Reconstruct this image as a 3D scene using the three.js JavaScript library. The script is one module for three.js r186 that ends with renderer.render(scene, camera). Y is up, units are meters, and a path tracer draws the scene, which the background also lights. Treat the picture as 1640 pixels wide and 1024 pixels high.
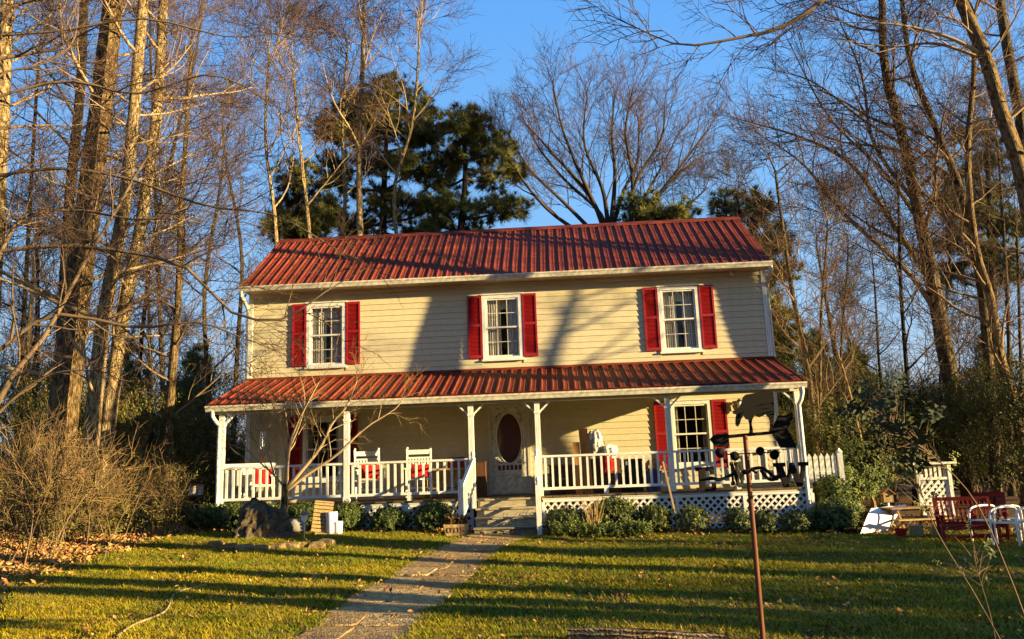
import * as THREE from 'three';
import { FontLoader } from 'three/addons/loaders/FontLoader.js';
import { TextGeometry } from 'three/addons/geometries/TextGeometry.js';
import { mergeGeometries } from 'three/addons/utils/BufferGeometryUtils.js';
import { ImprovedNoise } from 'three/addons/math/ImprovedNoise.js';

// ---------------------------------------------------------------- camera, sky, sun, exposure
const V = (x, y, z) => new THREE.Vector3(x, y, z);
const scene = new THREE.Scene();
const F = 1308.19;                                     // focal length in photo pixels (1640 wide)
const camera = new THREE.PerspectiveCamera(2 * Math.atan(512 / F) * 180 / Math.PI, 1640 / 1024, 0.1, 900);
camera.position.set(1.159, 0.349, 19.445);
camera.rotation.set(0.18727, 0.04995, -0.0365, 'YXZ');
camera.updateMatrixWorld(true);
const EXPO = 3.9;
const sunDir = V(1, 0.172, 0.322).normalize();
{
  const w = 1024, h = 512, d = new Float32Array(w * h * 4);
  const lerp = (a, b, t) => a + (b - a) * t;
  const stops = [[-1, .16, .14, .10], [-0.02, .20, .19, .17], [0, .78, .70, .56], [0.07, .55, .66, .76], [0.16, .40, .66, .96], [0.30, .25, .55, .985], [0.55, .13, .415, .96], [1, .05, .20, .62]];
  for (let j = 0; j < h; j++) for (let i = 0; i < w; i++) {
    const el = ((j + .5) / h - .5) * Math.PI, az = ((i + .5) / w - .5) * 2 * Math.PI;
    const y = Math.sin(el), x = Math.cos(el) * Math.cos(az), z = Math.cos(el) * Math.sin(az);
    let k = 0; while (k < stops.length - 2 && y > stops[k + 1][0]) k++;
    const A = stops[k], B = stops[k + 1], t = Math.min(1, Math.max(0, (y - A[0]) / (B[0] - A[0])));
    const c = [1, 2, 3].map(n => lerp(A[n], B[n], t));
    const m = Math.max(0, x * sunDir.x + y * sunDir.y + z * sunDir.z);
    const gl = (Math.pow(m, 5) * .35 + Math.pow(m, 40) * .8) * (y > 0 ? 1 : 0);   // the brighter air round a low sun
    const o = (j * w + i) * 4, s = 1 / EXPO;
    d[o] = (c[0] + gl * 1.0) * s; d[o + 1] = (c[1] + gl * .72) * s; d[o + 2] = (c[2] + gl * .36) * s; d[o + 3] = 1;
  }
  const sky = new THREE.DataTexture(d, w, h, THREE.RGBAFormat, THREE.FloatType);
  sky.mapping = THREE.EquirectangularReflectionMapping; sky.magFilter = sky.minFilter = THREE.LinearFilter; sky.needsUpdate = true;
  scene.background = sky; scene.environment = sky;
}
const sun = new THREE.DirectionalLight(new THREE.Color().setRGB(1, .775, .38), 5);
sun.position.copy(sunDir.clone().multiplyScalar(70)); sun.target.position.set(0, 0, 0);
sun.castShadow = true; sun.shadow.mapSize.set(4096, 4096); sun.shadow.radius = .55;
Object.assign(sun.shadow.camera, { left: -40, right: 40, top: 35, bottom: -20, near: 1, far: 160 });
scene.add(sun, sun.target);
const renderer = new THREE.WebGLRenderer({ antialias: true });
renderer.toneMapping = THREE.LinearToneMapping; renderer.toneMappingExposure = EXPO;
renderer.shadowMap.enabled = true;

// ---------------------------------------------------------------- helpers
function RNG(s) { return () => { s |= 0; s = s + 0x6D2B79F5 | 0; let t = Math.imul(s ^ s >>> 15, 1 | s); t = t + Math.imul(t ^ t >>> 7, 61 | t) ^ t; return ((t ^ t >>> 14) >>> 0) / 4294967296; }; }
const noiser = new ImprovedNoise();
const N3 = (x, y, z) => noiser.noise(x + 31.7, y + 11.3, z + 7.9);
const fbm = (x, y, z, o = 4) => { let a = 0, k = .5, f = 1; for (let i = 0; i < o; i++) { a += k * N3(x * f, y * f, z * f); k *= .5; f *= 2.03; } return a; };
const clamp = (x, a, b) => Math.min(b, Math.max(a, x));
const sstep = (a, b, x) => { const t = clamp((x - a) / (b - a), 0, 1); return t * t * (3 - 2 * t); };
const taken = {};
const numbered = n => { const k = taken[n] = (taken[n] ?? -1) + 1; return k ? n + '_' + String(k).padStart(3, '0') : n; };
function rayOf(px, py) { return V((px - 820) / F, -(py - 512) / F, -1).applyQuaternion(camera.quaternion); }
function atZ(px, py, z) { const d = rayOf(px, py); return camera.position.clone().addScaledVector(d, (z - camera.position.z) / d.z); }
function ground(x, z) {
  const w = 1 - .6 * sstep(3, 12, z);
  let y = -.80 - .031 * clamp(x, -9, 8) * w - .027 * clamp(z - 3, -2, 17);
  y += .10 * Math.exp(-((x + 4.6) ** 2 / 6 + (z - 4.2) ** 2 / 2.5));                 // low mound round the stump
  y += .55 * sstep(-7.2, -12, x) * sstep(1, 6, z);                                   // bank on the left
  y += .05 * N3(x * .35, 0, z * .35) + .028 * N3(x * 1.3, 3, z * 1.3);
  const far = Math.hypot(x, z + 2);
  y -= 1.2 * sstep(30, 90, far);
  return y;
}
function onG(px, py) { const d = rayOf(px, py), c = camera.position; let t = 2, p; for (let i = 0; i < 9000; i++) { p = c.clone().addScaledVector(d, t); if (p.y <= ground(p.x, p.z)) break; t += .006; } return p; }
const G = (x, z) => V(x, ground(x, z), z);

function tag(o, label, category, group, kind) { if (label) o.userData.label = label; if (category) o.userData.category = category; if (group) o.userData.group = group; if (kind) o.userData.kind = kind; return o; }
function thing(name, label, category, pos, turn = 0, group) { const o = new THREE.Group(); o.name = numbered(name); o.position.copy(pos); o.rotation.y = turn; tag(o, label, category, group); scene.add(o); return o; }
function mesh(name, geo, mat, parent, pos, rot, scl) {
  const m = new THREE.Mesh(geo, mat); m.name = name; m.castShadow = m.receiveShadow = true;
  if (pos) m.position.set(...pos); if (rot) m.rotation.set(...rot); if (scl) m.scale.set(...scl);
  if (parent) parent.add(m); return m;
}
const UB = new THREE.BoxGeometry(1, 1, 1);
const box = (name, mat, parent, x0, x1, y0, y1, z0, z1, rot) => mesh(name, UB, mat, parent, [(x0 + x1) / 2, (y0 + y1) / 2, (z0 + z1) / 2], rot, [x1 - x0, y1 - y0, z1 - z0]);
// bar between two points with a rectangular section
function bar(name, mat, parent, a, b, w, t) {
  const m = mesh(name, UB, mat, parent); m.position.copy(a).add(b).multiplyScalar(.5);
  const d = b.clone().sub(a), L = d.length(); m.scale.set(w, L, t); m.quaternion.setFromUnitVectors(V(0, 1, 0), d.normalize()); return m;
}
const boxG = (x0, x1, y0, y1, z0, z1) => new THREE.BoxGeometry(x1 - x0, y1 - y0, z1 - z0).translate((x0 + x1) / 2, (y0 + y1) / 2, (z0 + z1) / 2);
class TB {                                              // collects tapered tubes into one geometry
  constructor() { this.p = []; this.n = []; this.u = []; this.i = []; }
  tube(pts, rad, sides = 5, bump = null) {
    const base = this.p.length / 3, L = pts.length; let u = V(0, 0, 0), prev = null, len = 0;
    for (let k = 0; k < L; k++) {
      const t = (k < L - 1 ? pts[k + 1].clone().sub(pts[k]) : pts[k].clone().sub(pts[k - 1])).normalize();
      if (k && k < L - 1) t.add(pts[k].clone().sub(pts[k - 1]).normalize()).normalize();
      if (!prev) { u = Math.abs(t.y) < .9 ? V(0, 1, 0) : V(1, 0, 0); }
      u = u.clone().addScaledVector(t, -u.dot(t)).normalize(); prev = t;
      const w = t.clone().cross(u); if (k) len += pts[k].distanceTo(pts[k - 1]);
      for (let s = 0; s <= sides; s++) {
        const a = s / sides * Math.PI * 2, c = Math.cos(a), q = Math.sin(a);
        const nx = u.x * c + w.x * q, ny = u.y * c + w.y * q, nz = u.z * c + w.z * q;
        const r = rad[k] * (bump ? 1 + bump(a, len) : 1);
        this.p.push(pts[k].x + nx * r, pts[k].y + ny * r, pts[k].z + nz * r); this.n.push(nx, ny, nz); this.u.push(s / sides * Math.max(1, Math.round(rad[0] * 6.28 / .5)), len / .9);
      }
    }
    const q = sides + 1;
    for (let k = 0; k < L - 1; k++) for (let s = 0; s < sides; s++) { const a = base + k * q + s, b = a + 1, c = a + q, d = c + 1; this.i.push(a, b, c, b, d, c); }
    return this;
  }
  geo(off) {
    const g = new THREE.BufferGeometry();
    if (off) for (let k = 0; k < this.p.length; k += 3) { this.p[k] -= off.x; this.p[k + 1] -= off.y; this.p[k + 2] -= off.z; }
    g.setAttribute('position', new THREE.Float32BufferAttribute(this.p, 3)); g.setAttribute('normal', new THREE.Float32BufferAttribute(this.n, 3)); g.setAttribute('uv', new THREE.Float32BufferAttribute(this.u, 2));
    g.setIndex(this.i); return g;
  }
}
const spline = (pts, n) => new THREE.CatmullRomCurve3(pts, false, 'centripetal').getPoints(n);
function triGeo(list) { const g = new THREE.BufferGeometry(); g.setAttribute('position', new THREE.Float32BufferAttribute(list, 3)); g.setAttribute('uv', new THREE.Float32BufferAttribute(new Array(list.length / 3 * 2).fill(.5), 2)); g.computeVertexNormals(); return g; }
function inst(name, geo, mat, mats, cols, parent, kind = 'stuff') {
  const m = new THREE.InstancedMesh(geo, mat, mats.length); m.name = name; m.castShadow = m.receiveShadow = true;
  mats.forEach((x, i) => { m.setMatrixAt(i, x); if (cols) m.setColorAt(i, cols[i]); }); m.userData.kind = kind; m.frustumCulled = false;
  (parent || scene).add(m); return m;
}
const E0 = new THREE.Euler(), Q0 = new THREE.Quaternion();
const M4 = (p, rx, ry, rz, s) => new THREE.Matrix4().compose(p, Q0.clone().setFromEuler(E0.set(rx, ry, rz, 'YXZ')), typeof s === 'number' ? V(s, s, s) : s);
const M4d = (p, dir, spin, s) => { const q = new THREE.Quaternion().setFromUnitVectors(V(0, 1, 0), dir); q.multiply(new THREE.Quaternion().setFromAxisAngle(V(0, 1, 0), spin)); return new THREE.Matrix4().compose(p, q, typeof s === 'number' ? V(s, s, s) : s); };

// ---------------------------------------------------------------- textures and materials
function tex(w, h, fn, srgb = true, rx = 1, ry = 1) {
  const d = new Uint8Array(w * h * 4);
  for (let j = 0; j < h; j++) for (let i = 0; i < w; i++) { const c = fn(i / w, j / h), o = (j * w + i) * 4; d[o] = clamp(c[0], 0, 1) * 255; d[o + 1] = clamp(c[1], 0, 1) * 255; d[o + 2] = clamp(c[2], 0, 1) * 255; d[o + 3] = 255; }
  const t = new THREE.DataTexture(d, w, h, THREE.RGBAFormat); t.wrapS = t.wrapT = THREE.RepeatWrapping; t.magFilter = THREE.LinearFilter; t.minFilter = THREE.LinearMipmapLinearFilter; t.generateMipmaps = true;
  if (srgb) t.colorSpace = THREE.SRGBColorSpace; t.repeat.set(rx, ry); t.needsUpdate = true; return t;
}
// periodic noise on the unit square
const pn = (u, v, fu, fv, s = 0) => { const a = u * 6.2832, b = v * 6.2832; return fbm(Math.cos(a) * fu / 6.28 + s, Math.sin(a) * fu / 6.28 + Math.cos(b) * fv / 6.28, Math.sin(b) * fv / 6.28 - s, 4); };
const grey = f => (u, v) => { const k = f(u, v); return [k, k, k]; };
const ridgeF = (u, v) => { const w = pn(u, v, 5, 4, 2) * .9; const k = Math.abs(Math.sin((u * 9 + w) * Math.PI)); return clamp(.25 + .75 * k + .5 * pn(u, v, 24, 40, 5), 0, 1); };
const barkBump = tex(128, 256, grey(ridgeF), false);
const barkCol = tex(128, 256, (u, v) => { const k = ridgeF(u, v), p = pn(u, v, 5, 7, 9); const q = pn(u, v, 9, 3, 14); return [.50 + .42 * k + p * .8 + q * .4, .48 + .42 * k + p * .8 + q * .5, .44 + .40 * k + p * .85 + q * .5]; });
const streakBump = tex(256, 64, grey((u, v) => .5 + pn(u, v, 6, 60, 3) * .9), false);
const mottle = tex(256, 256, (u, v) => { const k = .88 + pn(u, v, 9, 9, 4) * .35 + pn(u, v, 50, 50, 8) * .25; return [k, k, k]; });
const mottleBump = tex(256, 256, grey((u, v) => .5 + pn(u, v, 14, 14, 1) * .6 + pn(u, v, 70, 70, 6) * .6), false);
const sidingCol = tex(512, 32, (u, v) => { const k = .95 + pn(u, v, 18, 6, 4) * .12 + pn(u, v, 120, 30, 8) * .08; return [k, k * .995, k * .98]; });
const roofCol = tex(64, 256, (u, v) => { const k = .80 + pn(u, v, 22, 3, 4) * .75 + pn(u, v, 40, 30, 8) * .4; return [k, k * .97, k * .95]; });
const woodCol = tex(64, 256, (u, v) => { const k = .80 + pn(u, v, 26, 4, 2) * .6; return [k, k * .96, k * .9]; });
const S = (r, g, b, o = {}) => new THREE.MeshPhysicalMaterial({ color: new THREE.Color().setRGB(r, g, b), roughness: .75, specularIntensity: (o.roughness ?? .75) >= .55 ? .3 : 1, side: THREE.DoubleSide, ...o });
const M = {
  siding: S(.565, .49, .315, { map: sidingCol, roughness: .55 }),
  siding2: S(.545, .47, .30, { map: sidingCol, roughness: .55 }),
  trim: S(.78, .75, .64, { roughness: .5, map: mottle }),
  cream: S(.66, .60, .46, { roughness: .45, map: mottle }),
  white: S(.80, .77, .68, { roughness: .5, map: mottle }),
  red: S(.33, .008, .010, { roughness: .45, map: mottle }),
  roof: S(.275, .053, .0225, { roughness: .65, map: roofCol }), roof2: S(.225, .044, .019, { roughness: .65, map: roofCol }),
  glass: new THREE.MeshPhysicalMaterial({ color: 0xffffff, roughness: .03, transmission: 1, thickness: 0, ior: 1.5, side: THREE.DoubleSide }),
  curtain: S(.62, .56, .44, { roughness: .95, transmission: .3, thickness: 0 }),
  dark: S(.02, .018, .015, { roughness: .8 }),
  room: S(.10, .085, .065, { roughness: .95 }),
  door: S(.075, .012, .008, { roughness: .4 }),
  deck: S(.19, .145, .095, { map: woodCol, roughness: .8 }),
  step: S(.45, .37, .24, { map: mottle, roughness: .8 }),
  stepStone: S(.33, .29, .20, { map: mottle, bumpMap: mottleBump, bumpScale: .02, roughness: .95 }),
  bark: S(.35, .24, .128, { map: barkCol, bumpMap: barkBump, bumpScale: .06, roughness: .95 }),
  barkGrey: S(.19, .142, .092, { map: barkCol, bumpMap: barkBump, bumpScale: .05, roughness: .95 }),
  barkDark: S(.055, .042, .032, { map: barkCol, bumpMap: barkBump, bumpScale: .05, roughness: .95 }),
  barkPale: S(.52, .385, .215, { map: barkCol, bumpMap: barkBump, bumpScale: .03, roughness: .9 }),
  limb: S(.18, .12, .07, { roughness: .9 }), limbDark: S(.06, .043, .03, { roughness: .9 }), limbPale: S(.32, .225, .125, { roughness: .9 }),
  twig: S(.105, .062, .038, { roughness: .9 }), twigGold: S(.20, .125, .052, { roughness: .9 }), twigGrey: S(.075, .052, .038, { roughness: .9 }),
  needle: S(1, 1, 1, { roughness: .7 }),
  leaf: new THREE.MeshPhysicalMaterial({ color: 0xffffff, roughness: .7, specularIntensity: .45, side: THREE.DoubleSide }),
  grass: S(1, 1, 1, { roughness: .75 }),
  litter: S(1, 1, 1, { roughness: .85 }),
  stone: S(.42, .275, .115, { map: mottle, bumpMap: mottleBump, bumpScale: .028, roughness: .95 }), stone2: S(.35, .225, .095, { map: mottle, bumpMap: mottleBump, bumpScale: .028, roughness: .95 }), stone3: S(.48, .325, .145, { map: mottle, bumpMap: mottleBump, bumpScale: .028, roughness: .95 }),
  black: S(.018, .016, .015, { roughness: .55 }), rust: S(.17, .062, .03, { roughness: .7, map: mottle }), vane: new THREE.MeshPhysicalMaterial({ color: new THREE.Color().setRGB(.010, .008, .007), roughness: .9, specularIntensity: .25, side: THREE.DoubleSide }),
  tan: S(.50, .25, .085, { map: woodCol, roughness: .7 }), wood: S(.40, .26, .12, { map: woodCol, roughness: .8 }), paleWood: S(.58, .42, .21, { map: woodCol, roughness: .8 }), brownWood: S(.15, .07, .035, { map: woodCol, roughness: .7 }),
  redWood: S(.34, .035, .022, { map: woodCol, roughness: .6 }), cushion: S(.32, .014, .010, { roughness: .95 }), blue: S(.015, .03, .16, { roughness: .5 }), green: S(.02, .09, .045, { roughness: .6 }),
  cloth: S(.62, .60, .55, { roughness: .95 }), clothGrey: S(.27, .24, .20, { roughness: .95 }), steel: S(.62, .60, .56, { roughness: .35, metalness: .6 }), tube: S(.74, .73, .68, { roughness: .35 }), grey: S(.13, .13, .13, { roughness: .7 }), sheet: S(.72, .71, .70, { roughness: .6 }),
  soil: S(.13, .085, .045, { map: mottle, bumpMap: mottleBump, bumpScale: .03, roughness: 1 }),
};

// ---------------------------------------------------------------- ground
const inPathPts = [[727, 868, 820, 868], [645, 912, 768, 912], [548, 969, 702, 969], [464, 1024, 661, 1024]].map(a => { const p = onG(a[0], a[1]), q = onG(a[2], a[3]); return { c: p.clone().add(q).multiplyScalar(.5), w: p.distanceTo(q) / 2 }; });
{ const a = inPathPts[2], b = inPathPts[3], d = b.c.clone().sub(a.c); inPathPts.push({ c: b.c.clone().addScaledVector(d, 1.1), w: b.w }, { c: b.c.clone().addScaledVector(d, 3), w: b.w }); inPathPts.unshift({ c: V(.04, 0, 3.18), w: .66 }); }
const pathLine = spline(inPathPts.map(p => V(p.c.x, 0, p.c.z)), 80);
const pathDist = (x, z) => { let m = 99; for (const p of pathLine) { const d = Math.hypot(p.x - x, p.z - z); if (d < m) m = d; } return m; };
const litterAmt = (x, z) => { // how much of the ground is leaf litter
  let k = Math.max(sstep(-5.6, -7.8, x + .5 * N3(x, 1, z)) , sstep(3.0, 1.2, z), sstep(9.0, 10.6, x) * sstep(6, 3, z), sstep(3.5, 2.4, z) * .8);
  k = Math.max(k, sstep(26, 34, Math.hypot(x, z - 8))); return clamp(k, 0, 1);
};
{
  const n = 420, p = [], c = [], u = [], idx = [], f = t => Math.sign(t) * (Math.abs(t) * 16 + Math.pow(Math.abs(t), 4) * 284);
  for (let j = 0; j <= n; j++) for (let i = 0; i <= n; i++) {
    const x = f(i / n * 2 - 1), z = 6 + f(j / n * 2 - 1); const near = sstep(22, 14, Math.hypot(x, z - 8)) * sstep(.62, .8, pathDist(x, z)); p.push(x, ground(x, z) + near * (.022 * N3(x * 5, 8, z * 5) + .012 * N3(x * 11, 2, z * 11)), z); u.push(x / 1.7, z / 1.7);
    const l = litterAmt(x, z), m = .5 + fbm(x * .6, 2, z * .6) * 1.2, a = [.115 + .06 * m, .085 + .045 * m, .012], b = [.12 + .04 * m, .066 + .02 * m, .027];
    for (let k = 0; k < 3; k++) c.push(a[k] * (1 - l) + b[k] * l);
  }
  for (let j = 0; j < n; j++) for (let i = 0; i < n; i++) { const a = j * (n + 1) + i, b = a + 1, d = a + n + 1, e = d + 1; idx.push(a, d, b, b, d, e); }
  const g = new THREE.BufferGeometry(); g.setAttribute('position', new THREE.Float32BufferAttribute(p, 3)); g.setAttribute('color', new THREE.Float32BufferAttribute(c, 3)); g.setAttribute('uv', new THREE.Float32BufferAttribute(u, 2)); g.setIndex(idx); g.computeVertexNormals();
  tag(mesh('ground', g, S(1, 1, 1, { vertexColors: true, map: mottle, bumpMap: mottleBump, bumpScale: .04, roughness: 1 }), scene), 'mossy lawn and leaf strewn woodland floor round the house', null, null, 'structure');
}
// flagstone path
{
  const path = new THREE.Group(); path.name = 'path'; tag(path, 'worn flagstone path curving from the lawn to the porch steps', null, null, 'structure'); scene.add(path);
  const R = RNG(5), L = pathLine, bed = [], bi = [];
  L.forEach((p, k) => { const q = L[Math.min(k + 1, L.length - 1)], o = L[Math.max(0, k - 1)], d = q.clone().sub(o).normalize(), s = V(-d.z, 0, d.x); for (let m = 0; m <= 4; m++) { const x = p.x + s.x * (m / 4 - .5) * 1.08, z = p.z + s.z * (m / 4 - .5) * 1.08; bed.push(x, ground(x, z) + .006, z); } if (k) for (let m = 0; m < 4; m++) { const a = (k - 1) * 5 + m, b = a + 1, c = a + 5, e = c + 1; bi.push(a, b, c, b, e, c); } });
  const bg = new THREE.BufferGeometry(); bg.setAttribute('position', new THREE.Float32BufferAttribute(bed, 3)); bg.setAttribute('uv', new THREE.Float32BufferAttribute(bed.flatMap((_, i) => i % 3 === 0 ? [bed[i] / .8, bed[i + 2] / .8] : []), 2)); bg.setIndex(bi); bg.computeVertexNormals();
  mesh('path_bed', bg, M.stone2, path);
  const curve = new THREE.CatmullRomCurve3(L.filter((_, i) => i % 4 === 0)); const len = curve.getLength(); let s = 0;
  while (s < len - .5) {
    const dl = .42 + R() * .38, t0 = s / len, t1 = Math.min(1, (s + dl - .016) / len); s += dl;
    const A = curve.getPointAt(t0), B = curve.getPointAt(t1), d = B.clone().sub(A).normalize(), sd = V(-d.z, 0, d.x);
    const cut = R() < .72 ? [(-.12 + R() * .24)] : [], edges = [-.50 - R() * .07, ...cut, .48 + R() * .08];
    for (let k = 0; k < edges.length - 1; k++) {
      const a = edges[k] + .008, b = edges[k + 1] - .008, q = [];
      const cor = [[A, a], [A, b], [B, b], [B, a]].map(([P, e]) => V(P.x + sd.x * e + (R() - .5) * .025, 0, P.z + sd.z * e + (R() - .5) * .025));
      for (let m = 0; m < 4; m++) { const c0 = cor[m], c1 = cor[(m + 1) % 4]; q.push(c0.clone().lerp(c1, .1), c0.clone().lerp(c1, .5).add(V((R() - .5) * .03, 0, (R() - .5) * .03)), c0.clone().lerp(c1, .9)); }
      const cen = cor.reduce((x, y) => x.add(y), V(0, 0, 0)).multiplyScalar(.25), sh = new THREE.Shape(q.map(v => new THREE.Vector2(v.x - cen.x, -(v.z - cen.z))));
      const g = new THREE.ExtrudeGeometry(sh, { depth: .05, bevelEnabled: true, bevelSize: .006, bevelThickness: .006, bevelSegments: 1 }).rotateX(-Math.PI / 2);
      mesh('flagstone', g, [M.stone, M.stone2, M.stone3][Math.floor(R() * 3)], path, [cen.x, ground(cen.x, cen.z) - .044 + R() * .003, cen.z]).quaternion.setFromUnitVectors(V(0, 1, 0), V((ground(cen.x - .25, cen.z) - ground(cen.x + .25, cen.z)) / .5 + (R() - .5) * .012, 1, (ground(cen.x, cen.z - .25) - ground(cen.x, cen.z + .25)) / .5 + (R() - .5) * .012).normalize());
    }
  }
}

// ---------------------------------------------------------------- the house
const H = 6.3, WT = 4.97, PR = 2.80, DK = -.12, RZ = -2.34, RY = 7.02, EZ = .42, EY = 5.08, BZ = 2 * RZ;
const house = thing('farmhouse', 'cream two storey house with red metal roof, red shutters and full front porch', 'house', V(0, 0, 0));
const winUp = [-4.378, -.052, 4.207].map(x => ({ x, y0: 3.08, y1: 4.66, w: .97 }));
const winLo = [{ x: -4.44, y0: .36, y1: 1.86, w: .97 }, { x: 4.29, y0: .38, y1: 1.90, w: .97 }];
const doorX = .02, doorW = .98, doorT = 2.0;
{
  // wall cores with real openings
  const sh = new THREE.Shape([[-H, -.3], [H, -.3], [H, WT], [-H, WT]].map(p => new THREE.Vector2(...p)));
  const hole = (x0, x1, y0, y1) => sh.holes.push(new THREE.Path([[x0, y0], [x0, y1], [x1, y1], [x1, y0]].map(p => new THREE.Vector2(...p))));
  for (const w of [...winUp, ...winLo]) hole(w.x - w.w / 2 + .05, w.x + w.w / 2 - .05, w.y0 + .05, w.y1 - .05);
  hole(doorX - .43, doorX + .43, DK + .02, doorT - .05);
  mesh('wall', new THREE.ExtrudeGeometry(sh, { depth: .12, bevelEnabled: false }), M.siding2, house, [0, 0, -.125]);
  const gable = new THREE.Shape([[.005, -1], [.005, WT], [2.34, WT + 1.72], [4.68, WT], [4.68, -1]].map(p => new THREE.Vector2(-p[0], p[1])));
  for (const s of [-1, 1]) {
    const w = mesh('wall', new THREE.ExtrudeGeometry(gable, { depth: .12, bevelEnabled: false }), M.siding2, house, [s > 0 ? H - .14 : -H + .02, 0, 0], [0, -Math.PI / 2, 0]);
    w.scale.z = -1; w.rotation.y = Math.PI / 2; w.scale.x = -1; w.scale.z = 1;
  }
  box('wall', M.siding2, house, -H, H, -1.1, WT, BZ - .02, BZ + .1);
  box('foundation', M.stoneWall || M.stone2, house, -H + .03, H - .03, -1.4, -.3, -.14, .02);
  box('floor', M.room, house, -H + .15, H - .15, 2.5, 2.7, BZ + .12, -.13); box('floor', M.room, house, -H + .15, H - .15, -.3, -.14, BZ + .12, -.13);
  box('ceiling', M.room, house, -H + .15, H - .15, 4.85, 4.95, BZ + .12, -.13);
  box('partition', M.room, house, -H + .15, H - .15, -.13, 2.49, -2.4, -2.3); box('partition', M.room, house, -H + .15, H - .15, 2.71, 4.84, -2.4, -2.3);
}
// clapboards, one mesh each
{
  const e = .145, g = new THREE.BufferGeometry();   // wedge: thin at the top, proud at the bottom
  const sh = new THREE.Shape([[0, -.004], [.019, -.004], [.019, .006], [.003, e + .004], [0, e + .004]].map(p => new THREE.Vector2(...p)));
  const wedge = new THREE.ExtrudeGeometry(sh, { depth: 1, bevelEnabled: false }).translate(0, 0, -.5).rotateY(-Math.PI / 2);   // length along x, proud to +z
  { const p = wedge.attributes.position, uv = wedge.attributes.uv; for (let i = 0; i < p.count; i++) uv.setXY(i, p.getX(i) + .5, p.getY(i) / e); }
  const R = RNG(8);
  const rows = (y0, y1, blocks) => {
    for (let y = y0; y < y1 - .03; y += e) {
      let segs = [[-H + .08, H - .08]];
      for (const b of blocks) if (y + e > b[2] && y < b[3]) segs = segs.flatMap(([a, c]) => (b[1] <= a || b[0] >= c) ? [[a, c]] : [[a, b[0]], [b[1], c]].filter(s => s[1] - s[0] > .02));
      segs = segs.flatMap(([a, c]) => { if (c - a < 3.2) return [[a, c]]; const m = a + (c - a) * (.3 + .4 * R()); return [[a, m - .002], [m + .002, c]]; });
      for (const [a, c] of segs) mesh('clapboard', wedge, R() < .5 ? M.siding : M.siding2, house, [(a + c) / 2, y, -.004 + R() * .003], [0, 0, (R() - .5) * .0012], [c - a, Math.min(1, (y1 - y) / e), 1]);
    }
  };
  rows(PR + .03, WT - .12, winUp.map(w => [w.x - w.w / 2, w.x + w.w / 2, w.y0, w.y1]));
  rows(DK, PR - .12, [...winLo.map(w => [w.x - w.w / 2, w.x + w.w / 2, w.y0, w.y1]), [doorX - doorW / 2, doorX + doorW / 2, -1, doorT]]);
  for (const s of [-1, 1]) for (let y = -.9; y < WT + 1.6; y += e) { const over = Math.max(0, y + e - WT) / 1.72 * 2.34, L = 4.6 - 2 * over; if (L < .2) break; mesh('clapboard', wedge, R() < .5 ? M.siding : M.siding2, house, [s * H + s * .02, y, RZ], [0, s * Math.PI / 2, 0], [L, 1, 1]); }
  for (const s of [-1, 1]) { box('corner_board', M.trim, house, s > 0 ? H - .085 : -H - .025, s > 0 ? H + .025 : -H + .085, -.3, WT, -.08, .03); }
  box('frieze_board', M.cream, house, -H + .09, H - .09, WT - .12, WT - .002, -.004, .022);
}
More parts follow.
